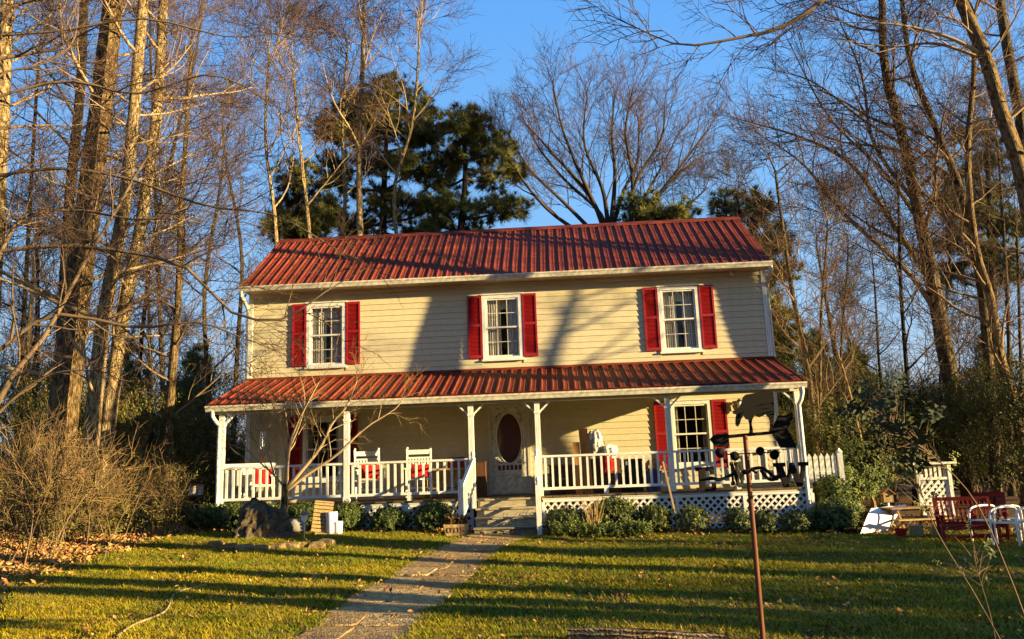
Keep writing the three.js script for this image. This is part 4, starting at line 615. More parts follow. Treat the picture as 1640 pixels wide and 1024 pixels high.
// little ornamental tree in front of the porch
{
  const z = 3.55, q = (l) => ({ p: px(l.map(a => [310 + a[0] / 3.9375, 620 + a[1] / 3.9375]), z) });
  bareTree({ name: 'ornamental_tree', label: 'small bare ornamental tree with spreading limbs in front of the porch', path: trunkPath([[455, 826], [456, 790], [458, 775]], z, .075, .06), seed: 310, limbs: 0, tip: false, flare: 0, mat: M.bark, limbMat: M.limbPale, twigMat: M.twigGold, sprays: 1.3, spray: .6,
    extra: [{ ...q([[585, 640], [590, 480], [610, 350], [660, 220], [720, 100], [790, -30]]), r: .045, subs: 9, subLen: .8 }, { ...q([[580, 650], [680, 530], [800, 380], [880, 220], [960, 130], [1030, -40]]), r: .045, subs: 9, subLen: .7 }, { ...q([[590, 650], [720, 550], [900, 430], [1080, 260], [1280, 130], [1330, 60]]), r: .038, subs: 8, subLen: .6 }, { ...q([[580, 630], [510, 560], [480, 440], [455, 350], [430, 240]]), r: .022, subs: 6, subLen: .5 }, { ...q([[575, 640], [520, 570], [360, 420], [270, 280], [235, 200]]), r: .022, subs: 6, subLen: .6 }, { ...q([[590, 480], [560, 300], [500, 120], [470, -60]]), r: .02, subs: 6, subLen: .6 }, { ...q([[600, 400], [680, 200], [700, 60], [660, -100]]), r: .02, subs: 6, subLen: .6 }] });
}
// old stump
{
  const z = 4.2, c = atZ(420, 860, z), t = thing('tree_stump', 'large gnarled old tree stump on the lawn before the porch', 'stump', G(c.x, z)), hgt = .72, n = 64, m = 22, p = [], ii = [], u = [];
  for (let j = 0; j <= m; j++) for (let i = 0; i <= n; i++) {
    const f = j / m, a = i / n * 6.2832, ca = Math.cos(a), sa = Math.sin(a), root = Math.pow(Math.max(0, Math.cos(a * 3 + .8)), 2) * .5 + Math.pow(Math.max(0, Math.cos(a * 5 + 2)), 3) * .3;
    let r = .41 + (.14 + .20 * root) * Math.pow(1 - f, 1.8) + .20 * fbm(ca * 2.2, f * 2.4, sa * 2.2 + 4) - .13 * Math.pow(1 - Math.abs(N3(ca * 2.6, f * .7, sa * 2.6)), 7) * (1 - f * .5) - .09 * Math.pow(1 - Math.abs(N3(ca * 6 + 3, f * 1.6, sa * 6)), 6) + .13 * fbm(ca * 6, f * 3, sa * 6) + .05 * fbm(ca * 18, f * 9, sa * 18);
    let y = f * hgt - .12; const top = sstep(.78, 1, f); r *= 1 - .55 * top * top; y += top * .06 * N3(ca * 3, 1, sa * 3) + .10 * top * ca * -1; p.push(ca * r * 1.12, y, sa * r * .9); u.push(i / n * 6, f * 1.2);
  }
  for (let j = 0; j < m; j++) for (let i = 0; i < n; i++) { const a = j * (n + 1) + i; ii.push(a, a + n + 1, a + 1, a + 1, a + n + 1, a + n + 2); }
  const k = p.length / 3; p.push(0, hgt - .16, 0); u.push(.5, .5); for (let i = 0; i < n; i++) ii.push(m * (n + 1) + i, k, m * (n + 1) + i + 1);
  const g = new THREE.BufferGeometry(); g.setAttribute('position', new THREE.Float32BufferAttribute(p, 3)); g.setAttribute('uv', new THREE.Float32BufferAttribute(u, 2)); g.setIndex(ii); g.computeVertexNormals();
  mesh('stump_body', g, S(.20, .15, .085, { map: mottle, bumpMap: mottleBump, bumpScale: .05, roughness: 1 }), t);
}
// edging stones
{
  const R = RNG(330); [[345, 876], [368, 880], [392, 881], [418, 882], [445, 880], [468, 879], [488, 878], [507, 878], [523, 872]].forEach(([x, y], i) => { const q = onG(x, y), g = new THREE.IcosahedronGeometry(1, 2), p = g.attributes.position; for (let k = 0; k < p.count; k++) { const v = V(p.getX(k), p.getY(k), p.getZ(k)); const s = 1 + .35 * N3(v.x * 1.4 + i * 3, v.y * 1.4, v.z * 1.4); v.set(Math.sign(v.x) * Math.pow(Math.abs(v.x), .6), Math.sign(v.y) * Math.pow(Math.abs(v.y), .6), Math.sign(v.z) * Math.pow(Math.abs(v.z), .6)).multiplyScalar(s); p.setXYZ(k, v.x, v.y, v.z); } g.computeVertexNormals(); const m = mesh(numbered('edging_stone'), g, [M.stone, M.stone2, M.stone3][i % 3], scene, [q.x, q.y + .03, q.z], [0, R() * .6 - .3, 0], [.13 + R() * .05, .065, .09]); tag(m, 'rough squared stone in the low row edging the bed before the stump', 'stone', 'edging stones before the stump'); });
}
// solar lamp, crate, buckets
{
  const p = onG(487, 866), t = thing('path_light', 'small solar path light standing beside the stump', 'garden light', p);
  mesh('stake', new THREE.CylinderGeometry(.012, .009, .34, 8).translate(0, .15, 0), M.steel, t); mesh('lens', new THREE.CylinderGeometry(.062, .03, .13, 12).translate(0, .385, 0), M.sheet, t); mesh('cap', new THREE.LatheGeometry([[0, .055], [.05, .05], [.10, .012], [.10, 0], [0, 0]].map(a => new THREE.Vector2(...a)), 14).translate(0, .45, 0), M.grey, t);
}
{
  const z = 3.5, c = atZ(513, 840, z), t = thing('slatted_crate', 'leaning slatted tan crate of wooden slats beside the white buckets', 'crate', G(c.x, z), .25); t.rotation.z = -.13; t.position.y += .02;
  for (const x of [-.15, 0, .15]) box('upright', M.wood, t, x - .018, x + .018, .02, .58, -.05, .03);
  for (let i = 0; i < 8; i++) box('slat', M.paleWood, t, -.18, .18, .03 + i * .072, .085 + i * .072, .031, .05); box('foot', M.paleWood, t, -.1, .2, -.06, .02, -.06, .12);
  box('shelf', M.paleWood, t, -.18, .18, .585, .61, -.08, .07);
}
{
  const bucket = (x, y, r, h, lab) => { const p = atZ(x, y, 3.5), t = thing('bucket', lab, 'bucket', G(p.x, 3.5)); mesh('bucket_body', new THREE.LatheGeometry([[0, 0], [r * .86, 0], [r * .96, h * .8], [r, h * .82], [r, h * .88], [r * .98, h], [r * .9, h], [r * .82, .02], [0, .02]].map(a => new THREE.Vector2(...a)), 20), M.sheet, t); const pts = []; for (let i = 0; i <= 12; i++) { const a = i / 12 * Math.PI; pts.push(V(Math.cos(a) * r, h * .9 - Math.sin(a) * r * .5, Math.sin(a) * r * .6 + .02)); } mesh('bail', new TB().tube(pts, pts.map(() => .004), 4).geo(), M.steel, t); };
  bucket(531, 850, .115, .42, 'taller white bucket beside the slatted crate'); bucket(541, 852, .095, .24, 'shorter white bucket in front of the hedge');
  const z = 3.4, c = atZ(472, 850, z), t = thing('plastic_sack', 'lumpy grey white plastic sack behind the path light', 'sack', G(c.x, z)), g = new THREE.SphereGeometry(.2, 20, 14), p = g.attributes.position; for (let i = 0; i < p.count; i++) { const v = V(p.getX(i), p.getY(i), p.getZ(i)), s = 1 + .5 * fbm(v.x * 7, v.y * 7, v.z * 7); p.setXYZ(i, v.x * s * 1.2, Math.max(-.02, v.y * s * .75 + .12), v.z * s * .7); } g.computeVertexNormals(); mesh('sack_body', g, M.clothGrey, t);
}
const font = await new FontLoader().loadAsync('fonts/droid/droid_serif_bold.typeface.json');
// planter by the newel
{
  const z = 3.15, c = atZ(731, 850, z), t = thing('planter', 'tan stone planter with raised letters left of the steps', 'planter', G(c.x, z));
  const g = new THREE.ExtrudeGeometry(new THREE.Shape([[-.19, 0], [.19, 0], [.24, .2], [-.24, .2]].map(a => new THREE.Vector2(...a))), { depth: .2, bevelEnabled: true, bevelSize: .01, bevelThickness: .01, bevelSegments: 2 }); mesh('trough', g, M.paleWood, t, [0, 0, -.1]);
  const tx = new TextGeometry('OTIS', { font, size: .105, depth: .012, curveSegments: 5 }); tx.computeBoundingBox(); tx.translate(-(tx.boundingBox.max.x) / 2, .05, .11); mesh('lettering', tx, M.wood, t);
  const R = RNG(9), l = [], cc = []; for (let i = 0; i < 90; i++) { l.push(M4(V((R() - .5) * .4, .2 + R() * .04, (R() - .5) * .16), (R() - .5), R() * 6, (R() - .5), .5 + R() * .4)); cc.push(C(.16, .10, .04)); } inst('dead_leaves', bigSprig, M.litter, l, cc, t);
}
// broom handle leaning on the rail left of the steps, and the cane by the right post
tag(bar(numbered('garden_stake'), M.paleWood, scene, atZ(1090, 858, 2.75), atZ(1062, 740, 2.3), .035, .03), 'thin wooden stake leaning against the porch post right of the steps', 'stake');
tag(bar(numbered('garden_stake'), M.paleWood, scene, atZ(717, 842, 2.9), atZ(742, 782, 2.45), .02, .02), 'thin rod leaning by the left stair rail', 'stake');

// ---------------------------------------------------------------- things on the porch
function rocker(x, z, turn, lab) {
  const t = thing('rocking_chair', lab, 'chair', V(x, DK, z), turn, 'white rocking chairs on the porch');
  box('seat', M.white, t, -.25, .25, .42, .455, -.22, .26);
  for (const s of [-1, 1]) {
    bar('back_post', M.white, t, V(s * .26, .06, -.22), V(s * .27, 1.13, -.42), .045, .04); bar('front_leg', M.white, t, V(s * .27, .05, .25), V(s * .27, .66, .24), .045, .04); box('armrest', M.white, t, s * .28 - .045, s * .28 + .045, .66, .69, -.3, .3);
    const p = []; for (let i = 0; i <= 14; i++) { const a = (i / 14 - .5) * 1.1; p.push(V(s * .265, .95 - Math.cos(a) * .92, Math.sin(a) * .95 - .08)); } mesh('rocker', new TB().tube(p, p.map(() => .022), 6).geo(), M.white, t); mesh('knob', new THREE.SphereGeometry(.03, 10, 8), M.white, t, [s * .27, 1.15, -.425]);
  }
  bar('top_rail', M.white, t, V(-.25, 1.05, -.405), V(.25, 1.05, -.405), .10, .03); bar('back_rail', M.white, t, V(-.25, .92, -.38), V(.25, .92, -.38), .035, .03); bar('back_rail', M.white, t, V(-.25, .52, -.30), V(.25, .52, -.30), .05, .03);
  for (let i = 0; i < 7; i++) { const xx = -.2 + i * .0667; bar('back_slat', M.white, t, V(xx, .54, -.305), V(xx, .91, -.378), .034, .014); }
  bar('stretcher', M.white, t, V(-.26, .25, .25), V(.26, .25, .25), .03, .03);
}
rocker(atZ(591, 760, 1.15).x, 1.15, .35, 'left white rocking chair, half behind the thin porch post'); rocker(atZ(671, 760, 1.0).x, 1.0, .15, 'right white rocking chair, nearer the door');
const pillow = (name, lab, pos, s, mat, rot) => { const g = new THREE.BoxGeometry(1, 1, 1, 8, 8, 3), p = g.attributes.position; for (let i = 0; i < p.count; i++) { const x = p.getX(i), y = p.getY(i), z = p.getZ(i), k = (1 - 4 * x * x * .55) * (1 - 4 * y * y * .55) + .12; p.setXYZ(i, x * (1 - .08 * Math.cos(y * 6)), y * (1 - .08 * Math.cos(x * 6)), z * k); } g.computeVertexNormals(); return tag(mesh(numbered(name), g, mat, scene, pos, rot, s), lab, 'cushion'); };
pillow('cushion', 'red cushion on the left rocking chair', [atZ(589, 765, 1.2).x, .52, 1.02], [.40, .30, .14], M.cushion, [-.25, .35, 0]); pillow('cushion', 'red cushion on the right rocking chair', [atZ(671, 768, 1.05).x, .50, .86], [.40, .28, .14], M.cushion, [-.25, .15, 0]);
{ // white bench at the left end
  const x = atZ(398, 770, 1.0).x, t = thing('porch_bench', 'white wooden armchair bench at the left end of the porch', 'bench', V(x, DK, .95), .3);
  box('seat', M.white, t, -.55, .55, .40, .44, -.25, .25); for (const s of [-1, 1]) { box('leg', M.white, t, s * .52 - .03, s * .52 + .03, 0, .62, .17, .23); box('leg', M.white, t, s * .52 - .03, s * .52 + .03, 0, .40, -.24, -.18); box('armrest', M.white, t, s * .52 - .05, s * .52 + .05, .62, .65, -.26, .28); }
  for (let i = 0; i < 9; i++) box('back_slat', M.white, t, -.53 + i * .1225, -.53 + i * .1225 + .085, .44, .86, -.28, -.255); box('back_rail', M.white, t, -.57, .57, .86, .93, -.29, -.245);
  pillow('cushion', 'orange red cushion on the white bench at the porch end', [x + .32, .50, .98], [.42, .34, .15], M.cushion, [-.2, .3, 0]);
}
{ // wooden bench left of the door with a box and a pail
  const x = -1.35, t = thing('plank_bench', 'low plank bench against the wall left of the door', 'bench', V(x, DK, .35)); box('top', M.paleWood, t, -.62, .62, .62, .66, -.18, .2); for (const s of [-1, 1]) box('leg', M.wood, t, s * .55 - .03, s * .55 + .03, 0, .62, -.15, .17); box('shelf', M.wood, t, -.519, .519, .2, .23, -.14, .16);
  tag(mesh('wooden_box', mergeGeometries([boxG(-.2, .2, 0, .03, -.14, .14), boxG(-.2, -.17, .03, .24, -.14, .14), boxG(.17, .2, .03, .24, -.14, .14), boxG(-.17, .17, .03, .24, -.14, -.11), boxG(-.17, .17, .03, .24, .11, .14)]), M.redWood, scene, [-1.2, DK + .661, .35]), 'red brown wooden box on the plank bench by the door', 'box');
  tag(mesh('green_pail', new THREE.LatheGeometry([[0, 0], [.12, 0], [.16, .26], [.165, .27], [.15, .27], [.11, .02], [0, .02]].map(a => new THREE.Vector2(...a)), 18), M.green, scene, [-1.0, DK + .001, .9]), 'green pail on the porch floor left of the door', 'pail');
  const b = thing('tall_crate', 'narrow brown crate standing between the stair post and the door', 'crate', V(-.6, DK, 1.1)); box('side', M.brownWood, b, -.14, -.12, 0, .75, -.14, .14); box('side', M.brownWood, b, .12, .14, 0, .75, -.14, .14); box('front', M.brownWood, b, -.119, .119, 0, .74, .12, .139); box('back', M.brownWood, b, -.119, .119, 0, .74, -.139, -.12); box('lid', M.brownWood, b, -.15, .15, .751, .77, -.15, .15);
}
{ // storage on the right half of the porch
  const cx = (a, z) => atZ(a, 760, z).x;
  const c = thing('low_cabinet', 'dark low cabinet behind the railing right of the steps', 'cabinet', V(cx(903, .8), DK, .8)); box('carcass', M.brownWood, c, -.32, .32, 0, .62, -.2, .2); box('cabinet_top', M.wood, c, -.35, .35, .621, .65, -.22, .22); for (const s of [-1, 1]) { const d = box('door', M.brownWood, c, s * .155 - .15, s * .155 + .15, .03, .6, .201, .215); } for (const s of [-1, 1]) mesh('knob', new THREE.SphereGeometry(.014, 8, 6), M.steel, c, [s * .03, .33, .225]);
  tag(bar(numbered('leaning_board'), M.tan, scene, V(cx(927, 1.5), DK, 1.62), V(cx(925, 1.45), .98, 1.45), .15, .03), 'shorter of two tan boards leaning upright on the porch', 'board'); tag(bar(numbered('leaning_board'), M.tan, scene, V(cx(942, 1.4), DK, 1.5), V(cx(937, 1.3), 1.28, 1.3), .19, .03), 'taller of two tan boards leaning upright on the porch', 'board');
  const drape = (name, lab, x, y, z, r, seed, mat) => { const g = new THREE.IcosahedronGeometry(1, 5), p = g.attributes.position; for (let i = 0; i < p.count; i++) { const v = V(p.getX(i), p.getY(i), p.getZ(i)), s = 1 + .55 * fbm(v.x * 1.7 + seed, v.y * 1.7, v.z * 1.7, 3) + .16 * Math.sin(Math.atan2(v.z, v.x) * 7 + seed) * (1 - Math.abs(v.y)); p.setXYZ(i, v.x * s * r[0], v.y * s * r[1], v.z * s * r[2]); } g.computeVertexNormals(); tag(mesh(numbered(name), g, mat, scene, [x, y, z]), lab, 'blanket'); };
  const cr = thing('storage_crate', 'dark crate under the heaped blankets on the porch', 'crate', V(cx(965, .9), DK, .9)); box('carcass', M.brownWood, cr, -.38, .38, 0, .74, -.25, .25); for (let i = 0; i < 4; i++) box('slat', M.brownWood, cr, -.39, .39, .04 + i * .18, .17 + i * .18, .251, .268);
  drape('blanket_heap', 'tall heap of grey and cream blanket beside the taller board', cx(952, .9), .86, .9, [.24, .36, .2], 3, M.clothGrey); drape('blanket_heap', 'bright white blanket folded on top of the tall heap', cx(957, .95), 1.06, 1.0, [.13, .2, .12], 8, M.cloth); drape('blanket_heap', 'small cream cloth heap on the right end of the crate', cx(979, .95), .76, 1.0, [.16, .16, .15], 5, M.cloth); drape('blanket_heap', 'crumpled red cloth hanging on the front of the crate', cx(972, 1.15), .48, 1.2, [.17, .2, .06], 7, M.cushion);
  const b = thing('deck_box', 'black deck box behind the railing below the blank wall', 'box', V(cx(1004, .75), DK, .75)); box('bin', M.black, b, -.33, .33, 0, .66, -.25, .25); box('lid', M.black, b, -.35, .35, .661, .71, -.27, .27); box('latch', M.steel, b, -.03, .03, .58, .66, .251, .262);
  const t = thing('blue_bin', 'dark blue plastic bin beside the right lower window', 'bin', V(cx(1046, 1.0), DK, 1.0)); mesh('tub', new THREE.CylinderGeometry(.2, .16, .42, 18, 1).translate(0, .21, 0), M.blue, t); mesh('rim', new THREE.TorusGeometry(.2, .014, 8, 20).rotateX(Math.PI / 2).translate(0, .42, 0), M.blue, t);
  drape('paper_sack', 'slumped brown sack standing in the blue bin', cx(1046, 1.0), .40, 1.0, [.17, .17, .17], 11, M.wood);
}
{ // wind chime
  const p = atZ(421, 676, 1.95), t = thing('wind_chime', 'wind chime hanging under the left porch eave', 'wind chime', V(p.x, 1.72, p.z)); mesh('cord', new THREE.CylinderGeometry(.003, .003, .24, 5).translate(0, -.12, 0), M.black, t); mesh('disc', new THREE.CylinderGeometry(.06, .06, .015, 14).translate(0, -.24, 0), M.wood, t);
  for (let i = 0; i < 5; i++) { const a = i * 1.2566; mesh('chime_tube', new THREE.CylinderGeometry(.011, .011, .3 + i * .03, 8).translate(Math.cos(a) * .045, -.42 - i * .015, Math.sin(a) * .045), M.steel, t); } mesh('sail', boxG(-.025, .025, -.88, -.80, -.004, .004), M.cushion, t); mesh('sail_cord', new THREE.CylinderGeometry(.002, .002, .56, 4).translate(0, -.52, 0), M.black, t);
}

// ---------------------------------------------------------------- right hand yard
{ // white picket fence by the porch corner
  const t = thing('picket_fence', 'short white picket fence beside the right porch corner', 'fence', G(6.75, 1.2), -.1); const n = 6;
  for (let i = 0; i < n; i++) mesh('picket', new THREE.ExtrudeGeometry(new THREE.Shape([[-.045, 0], [.045, 0], [.045, 1.42], [0, 1.5], [-.045, 1.42]].map(a => new THREE.Vector2(...a))), { depth: .02, bevelEnabled: false }), M.white, t, [-.3 + i * .125, 0, 0]);
  box('rail', M.white, t, -.36, .40, .35, .43, -.03, -.002); box('rail', M.white, t, -.36, .40, 1.1, 1.18, -.03, -.002); box('fence_post', M.white, t, .41, .51, -.1, 1.5, -.06, .04); mesh('post_cap', new THREE.ConeGeometry(.085, .1, 4).rotateY(Math.PI / 4), M.white, t, [.46, 1.551, -.01]);
}
{ // garden trellis
  const z = -.8, a = atZ(1468, 745, z), b = atZ(1518, 742, z), y1 = a.y, x0 = a.x, w = b.x - a.x, t = thing('garden_trellis', 'white lattice garden trellis standing among the right hand trees', 'trellis', G(x0 + w / 2, z)), H1 = y1 - t.position.y;
  for (const s of [-1, 1]) box('post', M.white, t, s * w / 2 - .04, s * w / 2 + .04, -.1, H1, -.04, .04); box('top_board', M.white, t, -w / 2 - .18, w / 2 + .12, H1, H1 + .05, -.25, .2);
  for (let i = 0; i < 6; i++) { const x = -w / 2 + .1 + i * (w - .2) / 5; box('top_picket', M.white, t, x - .03, x + .03, H1 - .3, H1 - .02, -.02, .0); } box('cross_rail', M.white, t, -w / 2 + .04, w / 2 - .04, H1 - .36, H1 - .30, -.03, .03);
  const hh = H1 - .4; for (const s of [-1, 1]) for (let x = -w / 2 - hh; x < w / 2; x += .16) { let xa = x, ya = 0, xb = x + hh, yb = hh; if (xa < -w / 2) { ya = -w / 2 - xa; xa = -w / 2; } if (xb > w / 2) { yb -= xb - w / 2; xb = w / 2; } if (xb - xa < .06) continue; bar('slat', M.white, t, V(s * xa, ya + .02, s * .004), V(s * xb, yb + .02, s * .004), .055, .007); }
}
{ // birdhouse
  const z = 1.4, c = atZ(1421, 800, z), t = thing('birdhouse', 'small wooden birdhouse with orange roof on a white post', 'birdhouse', G(c.x, z)), h = c.y - t.position.y - .06;
  mesh('post', new THREE.CylinderGeometry(.035, .035, h, 10).translate(0, h / 2, 0), M.sheet, t); const bx = mesh('box', new THREE.ExtrudeGeometry(new THREE.Shape([[-.1, 0], [.1, 0], [.1, .18], [0, .26], [-.1, .18]].map(a => new THREE.Vector2(...a))), { depth: .18, bevelEnabled: false }), M.paleWood, t, [0, h, -.09]); for (const s of [-1, 1]) bar('roof_board', M.tan, t, V(0, h + .28, 0), V(s * .15, h + .16, 0), .015, .26); mesh('entrance', new THREE.CylinderGeometry(.022, .022, .012, 12).rotateX(Math.PI / 2), M.dark, t, [0, h + .13, .096]);
}
{ // curved white sheet
  const A = onG(1379, 857), B = onG(1424, 851), t = thing('white_board', 'bent white sheet board leaning beside the picnic table', 'board', A), n = 12, p = [], ii = [], u = [], Ct = atZ(1396, 817, A.z - .45), D = atZ(1452, 811, B.z - .5);
  for (let th = 0; th < 2; th++) for (let i = 0; i <= n; i++) { const f = i / n, o = V(0, -.012 * th, -.012 * th), bow = V(0, .07 * Math.sin(f * 3.1416), .07 * Math.sin(f * 3.1416)), a = A.clone().lerp(Ct, f).add(bow).add(o).sub(A), b = B.clone().lerp(D, f).add(bow).add(o).sub(A); a.y += .03; b.y += .03; p.push(a.x, a.y, a.z, b.x, b.y, b.z); u.push(f, 0, f, 1); if (i) { const k = (th * (n + 1) + i) * 2; ii.push(k - 2, k - 1, k, k, k - 1, k + 1); } }
  const g = new THREE.BufferGeometry(); g.setAttribute('position', new THREE.Float32BufferAttribute(p, 3)); g.setAttribute('uv', new THREE.Float32BufferAttribute(u, 2)); g.setIndex(ii); g.computeVertexNormals(); mesh('sheet', g, M.sheet, t); bar('prop', M.wood, t, V(.3, 0, -.55), V(.3, .42, -.4), .05, .05);
}
{ // picnic table
  const z = 2.4, c = atZ(1462, 850, z), t = thing('picnic_table', 'weathered brown picnic table with a bench between white board and red swing', 'table', G(c.x, z), .15); t.scale.setScalar(.68);
  for (let i = 0; i < 4; i++) box('table_plank', M.wood, t, -.75, .7, .66, .70, -.34 + i * .17, -.19 + i * .17); for (const s of [-1, 1]) { box('bench_plank', M.paleWood, t, -.8, .85, .36, .40, s * .62 - .12, s * .62 + .12); for (const q of [-1, 1]) bar('leg', M.wood, t, V(s * .5, 0, q * .5), V(s * .5, .655, q * .16), .06, .05); box('cross_beam', M.wood, t, s * .5 + .031, s * .5 + .07, .30, .36, -.7, .7); }
  for (const [x, y, zz, r, mat, lab] of [[-.3, .0, .9, .12, M.paleWood, 'tipped yellow wood block under the picnic bench, left'], [.05, .0, .95, .1, M.paleWood, 'yellow wood block under the picnic bench, right'], [-.6, 0, .95, .09, M.cushion, 'red toy bin under the left end of the picnic bench']]) { const m = mesh(numbered('garden_block'), boxG(-r, r, 0, r * 1.7, -r * .6, r * .6), mat, scene, [t.position.x + x, ground(t.position.x + x, z + zz) + .002, z + zz], [0, x, .0]); tag(m, lab, 'block'); }
}
function slatSeat(name, lab, pos, turn, w, tilt) {
  const t = thing(name, lab, 'bench', pos, turn); const k = tilt; t.scale.setScalar(w > .8 ? .72 : .78);
  for (const s of [-1, 1]) { bar('back_post', M.redWood, t, V(s * w / 2, 0, -.05), V(s * w / 2, .98, -.25 - k), .07, .05); box('leg', M.redWood, t, s * w / 2 - .03, s * w / 2 + .03, 0, .58, .38, .44); box('armrest', M.redWood, t, s * w / 2 - .05, s * w / 2 + .05, .58, .62, -.15, .48); }
  bar('top_rail', M.redWood, t, V(-w / 2 - .03, .98, -.25 - k), V(w / 2 + .03, .98, -.25 - k), .09, .04); bar('lower_rail', M.redWood, t, V(-w / 2, .40, -.13), V(w / 2, .40, -.13), .08, .04);
  const n = Math.round(w / .1); for (let i = 0; i < n; i++) { const x = -w / 2 + (i + .5) * w / n; bar('back_slat', M.redWood, t, V(x, .43, -.135), V(x, .94, -.245 - k), .045, .018); } for (let i = 0; i < 5; i++) box('seat_slat', M.redWood, t, -w / 2, w / 2, .36, .385, -.08 + i * .105, .0 + i * .105); box('front_rail', M.redWood, t, -w / 2 + .03, w / 2 - .03, .28, .36, .39, .42); box('ground_rail', M.redWood, t, -w / 2 + .03, w / 2 - .03, .08, .14, .385, .415);
}
{ const p = onG(1552, 866); slatSeat('garden_bench', 'dark red slatted garden bench at the edge of the lawn', p, -.25, 1.2, .1); const q = onG(1614, 868); q.z -= .5; q.copy(G(q.x, q.z)); slatSeat('garden_bench', 'bright red wooden chair behind the white tube chairs', q, -.5, .66, 0); }
{ // tubular lawn chairs
  const mk = (pp, lab, dz) => { const t = thing('tube_chair', lab, 'chair', pp, .5, 'folded tube lawn chairs'); for (let k = 0; k < 2; k++) { const q = [[-.28, 0], [-.28, .42], [-.24, .53], [-.13, .58], [.35, .58], [.42, .55], [.45, .45], [.45, 0]].map(a => V(a[0], a[1], k * -.45)), pl = spline(q, 24); mesh('tube_frame', new TB().tube(pl, pl.map(() => .018), 8).geo(), M.tube, t); } for (let i = 0; i < 5; i++) box('webbing', i % 2 ? M.green : M.sheet, t, -.15 + i * .11, -.07 + i * .11, .36, .366, -.44, -.01); for (const x of [-.27, .44]) box('cross_tube', M.tube, t, x - .012, x + .012, .35, .375, -.45, 0); };
  mk(onG(1652, 874), 'nearer white tube lawn chair at the right edge', 0); const b = onG(1640, 870); mk(b.add(V(-.12, 0, -.25)), 'second white tube lawn chair just behind the nearer one', 0);
}

// ---------------------------------------------------------------- left hand yard
{
  const z = .6, c = atZ(314, 790, z), t = thing('bird_feeder', 'white box feeder on a dark post left of the porch', 'feeder', G(c.x, z)), y0 = atZ(314, 797, z).y - t.position.y; box('post', M.black, t, -.07, .07, -.1, y0, -.07, .07); box('tray', M.brownWood, t, -.17, .17, y0 + .001, y0 + .05, -.15, .15); for (const x of [-.12, -.02, .10]) box('white_panel', M.white, t, x - .04, x + .04, y0 + .051, y0 + .3, -.06, .06); box('roof', M.brownWood, t, -.2, .2, y0 + .301, y0 + .33, -.15, .15);
  const p = G(atZ(262, 850, .8).x, .8), k = thing('garden_cart', 'black garden cart with a red handle left of the porch', 'cart', p, .3); mesh('tub', new THREE.ExtrudeGeometry(new THREE.Shape([[-.28, .16], [.24, .16], [.34, .42], [-.36, .42]].map(a => new THREE.Vector2(...a))), { depth: .4, bevelEnabled: false }), M.black, k, [0, 0, -.2]); for (const s of [-1, 1]) { const w = mesh('wheel', new THREE.TorusGeometry(.12, .03, 8, 20), M.black, k, [.12, .15, s * .24]); mesh('hub', new THREE.CylinderGeometry(.03, .03, .05, 10).rotateX(Math.PI / 2), M.grey, w); } const hp = spline([V(-.34, .4, -.15), V(-.5, .62, -.15), V(-.52, .64, .15), V(-.34, .4, .15)], 16); mesh('handle', new TB().tube(hp, hp.map(() => .016), 6).geo(), M.cushion, k);
  const b = G(atZ(236, 845, .4).x, .4), u = thing('grey_bin', 'grey bin half hidden in the brush left of the cart', 'bin', b); mesh('bin_body', new THREE.CylinderGeometry(.27, .22, .62, 16).translate(0, .31, 0), M.grey, u); mesh('bin_lid', new THREE.CylinderGeometry(.285, .29, .05, 16).translate(0, .646, 0), M.grey, u);
}

